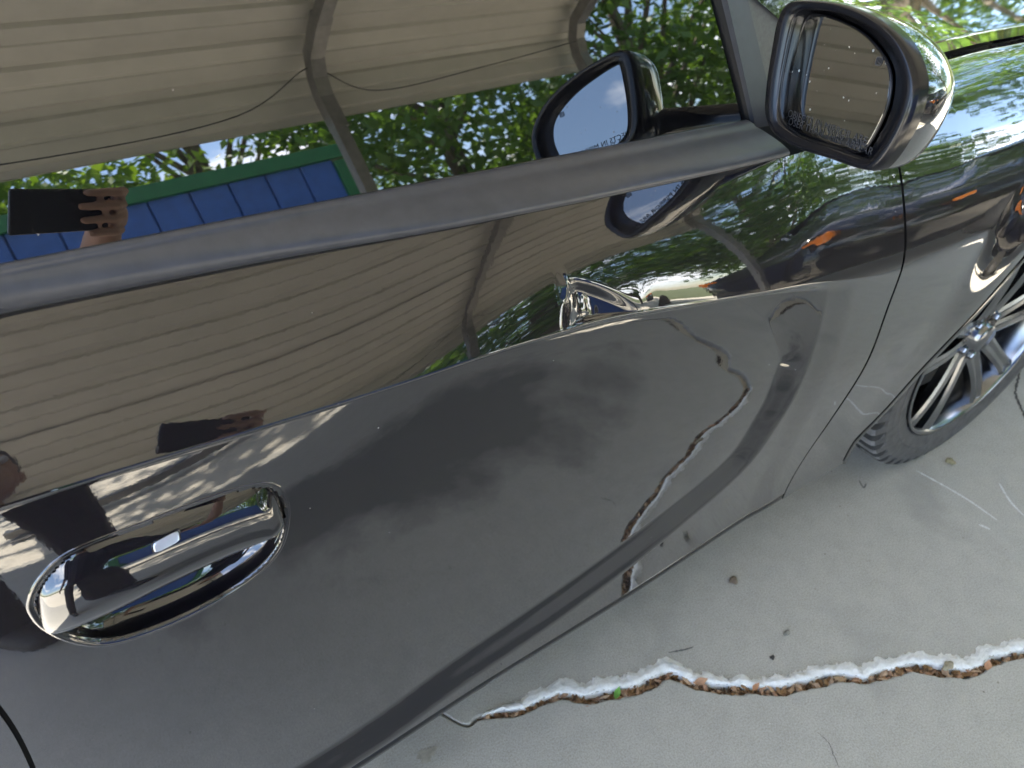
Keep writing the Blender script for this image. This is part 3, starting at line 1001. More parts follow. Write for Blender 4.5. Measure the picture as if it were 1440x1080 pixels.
def grass_mat():
    m, b, n, l = new_mat('rough_grass')
    c = n.new('ShaderNodeTexCoord'); v = c.outputs['Object']
    a = noise(n, l, 2.2, 8, 0.65, vec=v); f = noise(n, l, 24, 6, 0.7, vec=v)
    col = ramp(n, l, a, [(0.3, (0.06, 0.085, 0.025)), (0.55, (0.12, 0.14, 0.05)), (0.75, (0.28, 0.25, 0.15))])
    col = mixc(n, l, 0.4, col, ramp(n, l, f, [(0.3, (0.03, 0.05, 0.012)), (0.7, (0.20, 0.22, 0.08))]))
    l(col, b.inputs['Base Color']); b.inputs['Roughness'].default_value = 0.9
    bump(n, l, b, f, 0.8, 0.06)
    return m
GRASSM = grass_mat()

# crack line, from under the car out across the slab
crack_px = [(648, 1018), (672, 1010), (700, 1004), (735, 1000), (760, 988), (790, 980), (830, 982), (862, 976), (888, 970), (905, 962), (935, 950), (958, 956), (985, 966), (1020, 970), (1050, 968), (1090, 970), (1140, 960), (1180, 955), (1220, 954), (1258, 944), (1290, 938), (1330, 945), (1365, 944), (1400, 930), (1440, 920)]
CR = [atz(px, py)[:2] for px, py in crack_px]
CR = [np.array([-8.99, 3.49]), np.array([-3.0, 1.5]), np.array([-1.55, 0.85]), np.array([-1.2, 0.62]), np.array([-0.92, 0.36]), np.array([-0.76, 0.19])] + CR + [np.array(p) for p in ((0.40, -0.44), (0.46, -0.53), (0.47, -0.62), (0.53, -0.70), (0.52, -0.82), (0.58, -0.95), (0.66, -1.12), (0.70, -1.34), (0.76, -1.56))]
CRf = np.array(catmull(CR, 12))
dd = np.r_[0, np.cumsum(np.linalg.norm(np.diff(CRf, axis=0), axis=1))]
SS = np.arange(0, dd[-1], 0.004)
CRs = np.stack([np.interp(SS, dd, CRf[:, 0]), np.interp(SS, dd, CRf[:, 1])], -1)
tng = np.gradient(CRs, axis=0); tng /= np.linalg.norm(tng, axis=1)[:, None]
nrm = np.stack([-tng[:, 1], tng[:, 0]], -1)      # towards +y (far side, white rim)
def rough1(s, seed, base=18):
    r = np.random.default_rng(seed); a = 0
    for k in range(7):
        a = a + np.sin(s * base * 1.93 ** k + r.uniform(0, 6.28) + 0.8 * np.sin(s * base * 0.7 ** k)) / 1.55 ** k
    return a
vis = np.clip((CRs[:, 0] + 0.72) / 0.22, 0.12, 1)
far_e = CRs + nrm * (0.0075 * vis + 0.0026 * rough1(SS, 1, 30) * vis)[:, None]
near_e = CRs - nrm * ((0.0095 + 0.020 * smooth(0.40, 0.52, CRs[:, 0])) * vis + 0.0030 * rough1(SS, 2, 22) * vis)[:, None]
nS = len(SS)
X0, X1, YN, YF = -9.0, 3.4, -1.56, 4.6
def slab(name, edge, outer, side):
    # flat top as one sheet with the broken crack line as its border, then the edge going down
    inw = nrm if side > 0 else -nrm
    chip = 0.0012 + 0.0012 * np.abs(rough1(SS, 5 + side, 55))
    V = [(p[0], p[1], 0.0) for p in edge + inw * (0.0015 + chip)[:, None]]
    V += [(p[0], p[1], -0.0018) for p in edge + inw * 0.0008]
    V += [(p[0], p[1], -0.009 + 0.002 * math.sin(i * 0.9)) for i, p in enumerate(edge)]
    V += [(p[0], p[1], -0.075) for p in edge]
    F = grid_faces(4, nS)
    b0 = len(V)
    V += [(p[0], p[1], 0.0) for p in outer]
    F.append(tuple(range(nS)) + tuple(range(b0, b0 + len(outer))))
    # outer rim of the slab
    b1 = len(V)
    V += [(p[0], p[1], -0.12) for p in outer]
    F += [(b0 + i, b0 + i + 1, b1 + i + 1, b1 + i) for i in range(len(outer) - 1)]
    o = mesh_obj(name, V, F, CONCRETE)
    tag(o, kind='structure')
    return o
slab_far = slab('concrete_slab', far_e, [(X1, YN), (X1, YF), (X0, YF), (X0, 5 * 0.7)], 1)
slab_near = slab('concrete_slab', near_e, [(X0, YN), (X0, 3.48)], -1)
mb = MB(); g = 60
V = []
for i in range(g + 1):
    for j in range(g + 1):
        x = -200 + 400 * (i / g); y = -200 + 400 * (j / g)
        V.append((x, y, -0.10))
# dirt at the bottom of the crack, and yard
mb.add(V, grid_faces(g + 1, g + 1))
tag(mb.build('ground', GRASSM), kind='structure')
mb = MB(); V = []
yard = [(-14, -9), (-6, -9.5), (1, -9), (6, -8.2), (9, -6.5), (10, -3), (8.5, 1.5), (6.5, 4), (3, 6), (-4, 7), (-12, 6), (-15, -2)]
yp = catmull(yard, 6, True); c0 = np.mean(yp, axis=0)
V = [(c0[0], c0[1], -0.022)]
for t in (0.4, 0.8, 1.0):
    for k, p in enumerate(yp): V.append((c0[0] + (p[0] - c0[0]) * t, c0[1] + (p[1] - c0[1]) * t, -0.022 - 0.07 * (t == 1.0)))
ny_ = len(yp)
F = [(0, 1 + k, 1 + (k + 1) % ny_) for k in range(ny_)]
for q in range(2): F += [(1 + q * ny_ + k, 1 + (q + 1) * ny_ + k, 1 + (q + 1) * ny_ + (k + 1) % ny_, 1 + q * ny_ + (k + 1) % ny_) for k in range(ny_)]
tag(mesh_obj('sandy_yard', V, F, SOIL), kind='structure')

# white crust along the far lip of the crack
WHITE = simple('white_crust', (0.82, 0.81, 0.78), 0.9, 0, 0.10, 260, 0.2, 0.7)
sel = [i for i in range(nS) if -0.655 < CRs[i, 0] < 0.43 and CRs[i, 1] > -0.5]
prof = [(-0.10, -0.014), (0.0, -0.004), (0.08, 0.0008), (0.18, 0.0026), (0.30, 0.0034), (0.42, 0.0038), (0.55, 0.0036), (0.68, 0.0030), (0.80, 0.0022), (0.90, 0.0012), (1.0, 0.0002)]
V = []
r2 = np.random.default_rng(4)
wid = 0.021 + 0.009 * rough1(SS, 9, 9) * 0.4 + 0.007 * rough1(SS, 12, 90) * 0.4
wid = np.clip(wid, 0.008, 0.034) * np.clip((CRs[:, 0] + 0.66) / 0.10, 0.05, 1) * np.clip((0.44 - CRs[:, 0]) / 0.08, 0.05, 1)
for t, z in prof:
    for i in sel:
        p = far_e[i] + nrm[i] * (wid[i] * t)
        jit = r2.normal(0, 0.0009, 3) * (0 < t)
        V.append((p[0] + jit[0], p[1] + jit[1], max(z + jit[2] * (t < 0.95), 0.0004 if t > 0.05 else -1)))
wc = mesh_obj('white_crust', V, grid_faces(len(prof), len(sel)), WHITE, slab_far, True)
wc['label'] = 'white chalky crust along the crack'

DIRT = simple('crack_dirt', (0.055, 0.038, 0.025), 0.95, 0, 0.4, 120, 0.1, 0.8)
V = []
for q, zz0 in ((0.03, -0.020), (0.0, -0.024), (-0.03, -0.020)):
    V += [(CRs[i, 0] + nrm[i, 0] * q, CRs[i, 1] + nrm[i, 1] * q, zz0) for i in range(nS)]
tag(mesh_obj('crack_bed', V, grid_faces(3, nS), DIRT), kind='structure')
# leaf litter packed in the crack
LITTER = []
for k, c in enumerate([(0.16, 0.085, 0.035), (0.26, 0.15, 0.07), (0.34, 0.20, 0.12), (0.09, 0.05, 0.025), (0.40, 0.27, 0.17)]):
    LITTER.append(simple('dry_leaf_%d' % k, c, 0.8, 0, 0.3, 90, 0.3))
ml = bpy.data.meshes.new('leaf_litter')
V = []; F = []; mats = []
for i in sel:
    for k in range(4):
        if r2.random() < 0.25: continue
        t = r2.uniform(-0.9, 0.9)
        p = CRs[i] + nrm[i] * (t * 0.009 - 0.0015) * vis[i]
        z = r2.uniform(-0.022, -0.003)
        a = r2.uniform(0, 6.28); ln = r2.uniform(0.004, 0.013); wd = ln * r2.uniform(0.25, 0.6)
        ax = np.array([math.cos(a), math.sin(a), r2.uniform(-0.4, 0.4)]); bx_ = np.array([-math.sin(a), math.cos(a), r2.uniform(-0.9, 0.9)])
        # stay inside the crack
        b0 = len(V); P = np.array([p[0], p[1], z])
        ax *= ln; bx_ *= wd
        for q in (P - ax, P - ax * 0.2 + bx_, P + ax, P - bx_ * 0.9 + ax * 0.1): V.append(tuple(q))
        V.append(tuple(P + np.array([0, 0, 0.0025])))
        F += [(b0, b0 + 1, b0 + 4), (b0 + 1, b0 + 2, b0 + 4), (b0 + 2, b0 + 3, b0 + 4), (b0 + 3, b0, b0 + 4)]
        mats += [r2.integers(0, 5)] * 4
ml.from_pydata(V, [], F)
for m_ in LITTER: ml.materials.append(m_)
ml.polygons.foreach_set('material_index', [int(x) for x in mats])
lit = bpy.data.objects.new('leaf_litter', ml); COL.objects.link(lit)
tag(lit, 'brown dry leaf litter packed into the long crack in the concrete', 'leaf litter', kind='stuff')

# single leaves and pebbles lying along the crack and on the slab
def leaf(px, py, ln, col, ang, label, curl=0.3, z=0.004):
    p = atz(px, py); n_ = 7
    V = []
    for i in range(n_):
        t = i / (n_ - 1); w = ln * 0.24 * math.sin(math.pi * min(1, t * 0.97 + 0.03)) ** 1.2
        for s in (-1, 0, 1):
            V.append((ln * (t - 0.5), s * w, ln * curl * ((t - 0.5) ** 2 * 2) + (0.25 * w if s else 0)))
    o = mesh_obj('fallen_leaf', V, grid_faces(n_, 3), simple('leafcol', col, 0.6, 0, 0.2, 200), None, True, (p[0], p[1], z))
    o.rotation_euler = (random.uniform(-0.3, 0.3), random.uniform(-0.2, 0.2), ang)
    tag(o, label, 'leaf', 'single leaves caught along the crack')
leaf(868, 977, 0.026, (0.13, 0.30, 0.05), 0.6, 'small green leaf caught in the crack, the only green one', 0.3, 0.006)
leaf(985, 960, 0.030, (0.42, 0.24, 0.14), -0.3, 'tan leaf in the crack just right of the small green leaf')
leaf(1062, 968, 0.022, (0.40, 0.20, 0.10), 0.2, 'rusty leaf near the middle of the crack below the white crust')
leaf(1180, 957, 0.026, (0.38, 0.26, 0.15), -0.7, 'pale brown leaf in the straight stretch of the crack')
leaf(1388, 938, 0.026, (0.48, 0.26, 0.15), 0.4, 'orange brown leaf poking from the crack near the right edge')
def pebble(px, py, r, col, label):
    p = atz(px, py); me = bpy.data.meshes.new('pebble'); bm = bmesh.new()
    bmesh.ops.create_icosphere(bm, subdivisions=3, radius=r)
    ph = [random.uniform(0, 6) for _ in range(3)]
    for v in bm.verts:
        d = v.co.normalized(); k = 1 + 0.18 * math.sin(d.x * 3.1 + ph[0]) + 0.14 * math.sin(d.y * 4.3 + ph[1]) + 0.10 * math.sin(d.z * 5 + d.x * 4 + ph[2])
        v.co = Vector((d.x * r * k * 1.15, d.y * r * k, d.z * r * k * 0.62))
    for f in bm.faces: f.smooth = True
    bm.to_mesh(me); bm.free()
    me.materials.append(simple('pebcol', col, 0.8, 0, 0.3, 180, 0.3, 0.4))
    o = bpy.data.objects.new('pebble', me); COL.objects.link(o); o.location = (p[0], p[1], r * 0.5)
    tag(o, label, 'pebble', 'pebbles on the concrete')
pebble(1030, 818, 0.0085, (0.16, 0.12, 0.085), 'brown pebble on the bare slab between the sill and the crack')
pebble(1106, 891, 0.0055, (0.20, 0.19, 0.16), 'grey pebble on the slab right of the brown pebble')
pebble(1086, 925, 0.0040, (0.05, 0.045, 0.04), 'tiny black pebble just above the white crust')
pebble(1336, 650, 0.0095, (0.25, 0.22, 0.13), 'flat ochre pebble on the slab just in front of the front wheel')
pebble(1332, 938, 0.0090, (0.30, 0.26, 0.18), 'round tan pebble lodged in the crack towards the right')

# chalk scratches and hairline cracks on the slab
CHALK = simple('chalk_mark', (0.62, 0.62, 0.60), 0.95, 0, 0.25, 300)
HAIR = simple('hairline_shadow', (0.07, 0.065, 0.06), 0.95)
def streak(name, pix, w, mat, parent, z=0.0012, jag=0.0):
    pts = np.array(catmull([atz(px, py)[:2] for px, py in pix], 14))
    r = np.random.default_rng(len(pix) + int(pix[0][0]))
    pts = pts + r.normal(0, jag, pts.shape)
    t = np.gradient(pts, axis=0); t /= np.linalg.norm(t, axis=1)[:, None] + 1e-9
    nn = np.stack([-t[:, 1], t[:, 0]], -1)
    N_ = len(pts); ww = w * np.sin(np.linspace(0.12, math.pi - 0.12, N_)) ** 0.5 * r.uniform(0.5, 1.1, N_)
    V = [(p[0] + n_[0] * k, p[1] + n_[1] * k, z) for s in (1, -1) for p, n_, k in zip(pts, nn, s * ww)]
    o = mesh_obj(name, V, grid_faces(2, N_), mat, parent)
    return o
streak('chalk_scratch', [(1288, 662), (1330, 685), (1365, 706), (1402, 732)], 0.0032, CHALK, slab_far)
streak('chalk_scratch', [(1376, 738), (1386, 742), (1392, 745)], 0.0035, CHALK, slab_far)
streak('chalk_scratch', [(1405, 680), (1420, 705), (1440, 726)], 0.0030, CHALK, slab_far)
streak('hairline_crack', [(1428, 490), (1434, 520), (1428, 550), (1436, 575), (1446, 600)], 0.0040, HAIR, slab_far, 0.0010, 0.0012)
streak('hairline_crack', [(1150, 1030), (1165, 1045), (1172, 1062), (1180, 1080)], 0.0007, HAIR, slab_near, 0.0010, 0.0006)
streak('scuff', [(940, 918), (962, 914), (975, 910)], 0.0022, simple('scuff_grey', (0.13, 0.13, 0.12), 0.9), slab_far, 0.0011)
streak('scuff', [(1208, 676), (1214, 686), (1218, 680)], 0.0022, bpy.data.materials['scuff_grey'], slab_far, 0.0011)
STAIN = simple('tan_stain', (0.33, 0.305, 0.245), 0.9, 0, 0.3, 60)
p = atz(600, 1062); V = [(p[0], p[1], 0.0012)]
for k in range(80):
    a = 2 * math.pi * k / 80; rr_ = 0.017 * (1 + 0.22 * math.sin(3 * a + 1) + 0.10 * math.sin(7 * a) + 0.10 * math.sin(17 * a + 2) + 0.08 * math.sin(29 * a))
    V.append((p[0] + rr_ * math.cos(a), p[1] + 0.65 * rr_ * math.sin(a), 0.0012))
mesh_obj('stain', V, [(0, 1 + k, 1 + (k + 1) % 80) for k in range(80)], STAIN, slab_near)

# ------------------------------------------------------------------ carport
TANM = simple('tan_sheet_metal', (0.445, 0.425, 0.378), 0.42, 0.0, 0.06, 8, 0.5)
TUBE = simple('galvanised_tube', (0.19, 0.185, 0.175), 0.45, 0.6, 0.2, 25)
carport = empty('carport', (0.3, -2.1, 0))
tag(carport, 'open metal carport with tan ribbed roof above the grey car', 'carport')
CX0, CX1 = -1.75, 2.30
EY, EZ = -2.12, 2.28
RY, RZ = 0.70, 2.92
cs = [(EY - 0.10, 2.00), (EY - 0.10, 2.12), (EY - 0.075, 2.22), (EY - 0.01, 2.30), (EY + 0.10, 2.355), (RY, RZ), (2 * RY - EY - 0.10, 2.355), (2 * RY - EY + 0.01, 2.30), (2 * RY - EY + 0.075, 2.22), (2 * RY - EY + 0.10, 2.12), (2 * RY - EY + 0.10, 2.0)]
P = np.array(cs); dp = np.r_[0, np.cumsum(np.linalg.norm(np.diff(P, axis=0), axis=1))]
tot = dp[-1]
pitch = 0.225; npan = int(math.ceil(tot / (pitch * 4)))
def sect(s):
    y = np.interp(s, dp, P[:, 0]); z = np.interp(s, dp, P[:, 1])
    e = 0.01
    t = np.array([np.interp(s + e, dp, P[:, 0]) - np.interp(s - e, dp, P[:, 0]), np.interp(s + e, dp, P[:, 1]) - np.interp(s - e, dp, P[:, 1])])
    t /= np.linalg.norm(t) + 1e-9
    return np.array([y, z]), np.array([-t[1], t[0]])
for k in range(npan):
    s0 = k * pitch * 4; s1 = min(tot, s0 + pitch * 4)
    ss = []
    q = 0
    while s0 + q * pitch < s1 - 1e-6:
        b0 = s0 + q * pitch
        for ds, h in ((0.0, 0.0), (0.012, 0.017), (0.050, 0.017), (0.062, 0.0), (0.132, 0.0), (0.138, 0.006), (0.152, 0.006), (0.158, 0.0)):
            if b0 + ds <= s1: ss.append((b0 + ds, h))
        q += 1
    ss.append((s1 + (0.02 if s1 < tot else 0), 0.0))
    V = []
    for x in (CX0, CX1):
        for s, h in ss:
            p_, n_ = sect(min(s, tot)); r_ = p_ + n_ * (h + 0.002 * (k % 2))
            V.append((x, r_[0], r_[1]))
    mesh_obj('roof_panel', V, grid_faces(2, len(ss)), TANM, carport, False).location = tuple(-np.array(carport.location))
def off(o): o.location = -carport.location; return o
for bx0 in (-1.55, 0.52, 2.18):
    for sy in (0, 1):
        my = (lambda y: y) if sy == 0 else (lambda y: 2 * RY - y)
        mb = MB()
        mb.tube([(bx0, my(EY), -0.02), (bx0, my(EY), 1.6), (bx0, my(EY), 2.05), (bx0, my(EY + 0.02), 2.16), (bx0, my(EY + 0.08), 2.25), (bx0, my(EY + 0.20), 2.31), (bx0, RY if False else my(RY - 0.002), RZ - 0.065)], 0.042, 4, True, True, (1, 0, 0))
        off(mb.build('bow', TUBE, carport))
        # overlapping sleeve and brace at the bend
        mb = MB()
        mb.tube([(bx0 + 0.004, my(EY), 1.90), (bx0 + 0.004, my(EY), 2.08), (bx0 + 0.004, my(EY + 0.03), 2.18), (bx0 + 0.004, my(EY + 0.10), 2.27), (bx0 + 0.004, my(EY + 0.32), 2.345)], 0.049, 4, True, True, (1, 0, 0))
        off(mb.build('sleeve', TUBE, carport))
        mb = MB(); mb.box((bx0, my(EY), 0.004), (0.09, 0.09, 0.004)); off(mb.build('base_plate', TUBE, carport))
for my in (lambda y: y, lambda y: 2 * RY - y):
    mb = MB(); mb.tube([(CX0 + 0.1, my(EY), 0.05), (CX1 - 0.08, my(EY), 0.05)], 0.042, 4, True, True); off(mb.build('base_rail', TUBE, carport))
# drooping cable under the eave
mb = MB(); mb.tube(catmull([(-1.6, EY + 0.06, 2.06), (-0.6, EY + 0.02, 2.02), (0.1, EY + 0.03, 2.05), (0.47, EY + 0.05, 2.22), (0.55, EY + 0.05, 2.2), (0.8, EY + 0.02, 2.06), (1.5, EY + 0.02, 2.10), (2.15, EY + 0.05, 2.15)], 8), 0.003, 6)
off(mb.build('cable', GLOSSBLK, carport, True))

# ------------------------------------------------------------------ blue shed with green trim
BLUE = simple('blue_painted_board', (0.024, 0.075, 0.25), 0.5, 0, 0.18, 14, 0.4, 0.1)
GREEN = simple('green_painted_trim', (0.010, 0.095, 0.032), 0.5, 0, 0.15, 14, 0.4)
shed = empty('garden_shed', (0.2, -4.6, 0))
tag(shed, 'blue boarded shed with bright green trim beyond the carport', 'shed')
def offs(o): o.location = -shed.location; return o
SX0, SX1, SY0, SH = -1.55, 1.38, -4.05, 2.40
nb_ = 11; wv = (SX1 - SX0) / nb_
for i in range(nb_):
    mb = MB(); mb.box((SX0 + wv * (i + 0.5), SY0 - 0.012 - 0.003 * (i % 2), SH / 2), (wv / 2 - 0.006, 0.012, SH / 2))
    offs(mb.build('board', BLUE, shed, bevel=0.004))
mb = MB(); mb.box(((SX0 + SX1) / 2, SY0 - 0.9, SH / 2), ((SX1 - SX0) / 2 - 0.02, 0.86, SH / 2 - 0.01)); offs(mb.build('shed_body', BLUE, shed))
mb = MB(); mb.box(((SX0 + SX1) / 2, SY0 + 0.012, SH + 0.02), ((SX1 - SX0) / 2 + 0.09, 0.03, 0.06)); offs(mb.build('top_trim', GREEN, shed, bevel=0.005))
for x in (SX0 - 0.045, SX1 + 0.045):
    mb = MB(); mb.box((x, SY0, SH / 2 - 0.03), (0.05, 0.032, SH / 2 - 0.03)); offs(mb.build('corner_trim', GREEN, shed, bevel=0.005))
mb = MB(); mb.box(((SX0 + SX1) / 2, SY0 - 0.95, SH + 0.0), ((SX1 - SX0) / 2 + 0.08, 0.90, 0.03)); offs(mb.build('shed_roof', GREEN, shed))

# ------------------------------------------------------------------ trees
def leaf_mat(name, c1, c2):
    m = bpy.data.materials.new(name); m.use_nodes = True
    n = m.node_tree.nodes; n.clear(); l = m.node_tree.links.new
    out = n.new('ShaderNodeOutputMaterial')
    f = noise(n, l, 1.7, 3, 0.6)
    col = ramp(n, l, f, [(0.3, c1), (0.7, c2)])
    d = n.new('ShaderNodeBsdfPrincipled'); l(col, d.inputs['Base Color']); d.inputs['Roughness'].default_value = 0.45
    t = n.new('ShaderNodeBsdfTranslucent')
    tcol = mixc(n, l, 1.0, col, (1.9, 1.7, 0.6), 'MULTIPLY'); l(tcol, t.inputs['Color'])
    mx = n.new('ShaderNodeMixShader'); mx.inputs[0].default_value = 0.42
    l(d.outputs[0], mx.inputs[1]); l(t.outputs[0], mx.inputs[2]); l(mx.outputs[0], out.inputs[0])
    return m
LEAF1 = leaf_mat('leaf_mid_green', (0.05, 0.11, 0.02), (0.10, 0.19, 0.035))
LEAF2 = leaf_mat('leaf_light_green', (0.08, 0.16, 0.025), (0.16, 0.26, 0.05))
BARK = simple('grey_bark', (0.13, 0.105, 0.08), 0.9, 0, 0.4, 9, 0.2, 0.8)

def leaf_cloud(name, centres, per, spread, size, mat, parent, seed):
    r = np.random.default_rng(seed)
    C = np.repeat(np.array(centres), per, axis=0)
    n_ = len(C)
    d = r.normal(0, 1, (n_, 3)); d /= np.linalg.norm(d, axis=1)[:, None]
    pos = C + d * (r.random(n_) ** 0.45 * spread)[:, None] * np.array([1, 1, 0.72])
    a = r.normal(0, 1, (n_, 3)); a[:, 2] -= 0.3; a /= np.linalg.norm(a, axis=1)[:, None]
    b_ = r.normal(0, 1, (n_, 3)); b_[:, 2] *= 0.4; b_ -= a * (a * b_).sum(1)[:, None]; b_ /= np.linalg.norm(b_, axis=1)[:, None]
    sz = size * r.uniform(0.6, 1.25, n_)[:, None]
    v = np.stack([pos - a * sz, pos + b_ * sz * 0.45, pos + a * sz, pos - b_ * sz * 0.45], 1).reshape(-1, 3)
    me = bpy.data.meshes.new(name)
    me.vertices.add(4 * n_); me.vertices.foreach_set('co', v.ravel())
    me.loops.add(4 * n_); me.loops.foreach_set('vertex_index', np.arange(4 * n_))
    me.polygons.add(n_); me.polygons.foreach_set('loop_start', np.arange(0, 4 * n_, 4)); me.polygons.foreach_set('loop_total', np.full(n_, 4))
    me.update(); me.validate()
    me.materials.append(mat)
    o = bpy.data.objects.new(name, me); COL.objects.link(o); o.parent = parent
    return o

def tree(loc, h, cr, zc0, label, mat, seed, clumps=46, per=170, size=0.085, trunk=0.14, lean=(0, 0), group='trees around the yard'):
    r = np.random.default_rng(seed)
    t = empty('tree', loc); tag(t, label, 'tree', group)
    mb = MB()
    top = Vector((lean[0] * h, lean[1] * h, h * 0.8))
    path = [Vector((0, 0, -0.1)), top * 0.25 + Vector((r.normal(0, .05), r.normal(0, .05), 0)), top * 0.5 + Vector((r.normal(0, .1), r.normal(0, .1), 0)), top * 0.8, top]
    mb.tube(path, [trunk * 1.35, trunk, trunk * 0.8, trunk * 0.45, trunk * 0.15], 12)
    cen = []
    for k in range(clumps):
        th = r.uniform(0, 6.28); ph = r.uniform(-0.95, 1)
        rad = cr * (0.55 + 0.45 * r.random()) * math.sqrt(max(0.05, 1 - ph * ph * 0.85))
        zz = zc0 + (h - zc0) * (ph * 0.5 + 0.5)
        c = np.array([rad * math.cos(th) + lean[0] * zz, rad * math.sin(th) + lean[1] * zz, zz])
        cen.append(c)
        if k % 3 == 0:
            s = top * min(0.95, max(0.2, (zz / h) * 0.75))
            mid = (s + Vector(c)) / 2 + Vector((0, 0, 0.15))
            mb.tube([s, mid, Vector(c)], [trunk * 0.35, trunk * 0.2, trunk * 0.06], 7)
    mb.build('trunk', BARK, t, True)
    leaf_cloud('crown', cen, per, cr * 0.34, size, mat, t, seed + 100)
    return t

tree((3.6, -5.6, 0), 6.2, 2.1, 1.5, 'dense leafy tree standing right of the blue shed', LEAF1, 21, 60, 200)
tree((6.4, -5.0, 0), 6.8, 2.3, 1.3, 'broad tree on the far right of the yard past the shed', LEAF1, 22, 60, 200)
tree((1.6, -7.6, 0), 6.5, 2.3, 1.6, 'bright green tree rising behind the right half of the blue shed', LEAF2, 23, 60, 200)
tree((-1.4, -7.4, 0), 6.6, 2.0, 2.6, 'light green tree leaning out over the left half of the blue shed', LEAF2, 24, 44, 150, lean=(0.06, 0.42))
tree((8.8, -1.6, 0), 7.0, 2.4, 1.6, 'tall tree ahead of the car at the edge of the sandy yard', LEAF1, 25, 60, 200)
tree((10.2, 3.4, 0.4), 6.6, 2.3, 1.4, 'leaning tree on the grass bank ahead of the car', LEAF1, 26, 56, 200, lean=(0.05, -0.12))
tree((7.6, 7.6, 0.2), 6.2, 2.2, 1.4, 'light leafy tree on the grass bank beyond the bonnet', LEAF2, 27, 50, 200)
tree((2.0, 9.5, 0), 6.6, 2.4, 1.4, 'tree standing behind the far side of the carport', LEAF1, 28, 46, 180)
tree((7.0, 4.2, 0.0), 8.5, 2.5, 0.9, 'big tree right ahead of the bonnet at the foot of the grass bank', LEAF2, 31, 70, 200, trunk=0.22)
tree((5.2, 7.0, 0.0), 8.0, 2.4, 1.2, 'big tree beyond the far front corner of the car', LEAF1, 32, 60, 200, trunk=0.2)
tree((9.6, -7.6, 0), 7.0, 2.4, 1.4, 'farthest tree at the right rear of the yard', LEAF1, 29, 46, 180)
#@@ENV_END

# ------------------------------------------------------------------ photographer and phone
r_, u_, b_v = ROT[0], ROT[1], ROT[2]
def cp(r, u, b): return CAM + r_ * r + u_ * u + b_v * b
PHB = simple('black_phone', (0.012, 0.012, 0.013), 0.25, 0, 0.1, 50)
phone = empty('phone', tuple(cp(0.032, -0.02, 0.010)))
tag(phone, 'black phone held up in front of the car window', 'phone')
mb = MB(); rot = Matrix([[r_[i], u_[i], b_v[i]] for i in range(3)])
mb.box((0, 0, 0), (0.078, 0.037, 0.0042), rot); mb.build('phone_body', PHB, phone, bevel=0.004, seg=3)
for k, du in enumerate((0.019, -0.004)):
    V = []
    cc = cp(-0.004 + 0.0, 0, 0) * 0 + rot @ Vector((-0.060, du + 0.001, -0.0042)) if False else np.array(rot @ Vector((-0.040, -0.004 - 0.022 * k, -0.0043)))
    for q in range(24):
        a = 2 * math.pi * q / 24; V.append(cc + r_ * 0.007 * math.cos(a) + u_ * 0.007 * math.sin(a))
    for q in range(24):
        a = 2 * math.pi * q / 24; V.append(cc + r_ * 0.006 * math.cos(a) + u_ * 0.006 * math.sin(a) - b_v * 0.0012)
    F = grid_faces(2, 24, True) + [tuple(range(24, 48))]
    mesh_obj('lens_ring', V, F, GLOSSBLK, phone)
SKIN = simple('skin', (0.46, 0.27, 0.19), 0.55, 0, 0.10, 14, 0.35, 0.05)
CLOTH = simple('dark_navy_shirt', (0.016, 0.018, 0.026), 0.9, 0, 0.25, 40, 0.2, 0.3)
JEAN = simple('dark_trousers', (0.022, 0.025, 0.035), 0.9, 0, 0.3, 60, 0.2, 0.3)
HAIRM = simple('dark_hair', (0.02, 0.014, 0.010), 0.6, 0, 0.4, 90, 0.3, 0.5)
SHOE = simple('dark_shoe', (0.03, 0.03, 0.03), 0.7, 0, 0.2, 30)
def ball(mb, c, r, sc=(1, 1, 1)):
    V = []; n1, n2 = 10, 16
    for i in range(n1 + 1):
        t = math.pi * i / n1
        for j in range(n2):
            p = 2 * math.pi * j / n2
            V.append((c[0] + r * sc[0] * math.sin(t) * math.cos(p), c[1] + r * sc[1] * math.sin(t) * math.sin(p), c[2] + r * sc[2] * math.cos(t)))
    mb.add(V, grid_faces(n1 + 1, n2, True))
def limb(mb, pts, rads):
    mb.tube(pts, rads, 14)
    for p, r in zip(pts, rads): ball(mb, p, r * 0.995)
def remesh(mb, name, mat, parent, vox):
    o = mb.build(name, mat, parent, True)
    m = o.modifiers.new('remesh', 'REMESH'); m.mode = 'VOXEL'; m.voxel_size = vox; m.use_smooth_shade = True
    s2 = o.modifiers.new('smooth', 'SMOOTH'); s2.iterations = 3; s2.factor = 0.5
    return o
P0 = np.array([-1.32, -0.90, 0.0])
fw = np.array([0.485, 0.874, 0]); rt = np.array([0.874, -0.485, 0]); zz_ = np.array([0, 0, 1.0])
def bp_(f, r, z): return P0 + fw * f + rt * r + zz_ * z
person = empty('person', tuple(P0))
tag(person, 'person in dark shirt and trousers holding up a phone, mirrored in the window and door', 'person')
sh_r, sh_l = bp_(0.06, 0.185, 1.36), bp_(0.06, -0.185, 1.36)
hip_r, hip_l = bp_(0, 0.095, 0.90), bp_(0, -0.095, 0.90)
kn_r, kn_l = bp_(0.05, 0.12, 0.49), bp_(0.05, -0.12, 0.49)
an_r, an_l = bp_(0.0, 0.13, 0.09), bp_(0.0, -0.13, 0.09)
el_r = np.array([-0.865, -0.82, 1.11]); wr_r = cp(0.142, -0.060, 0.055)
el_l = bp_(0.02, -0.27, 1.06); wr_l = bp_(0.14, -0.27, 0.83)
neck = bp_(0.07, 0, 1.42); head = bp_(0.15, 0, 1.57)
body = MB()
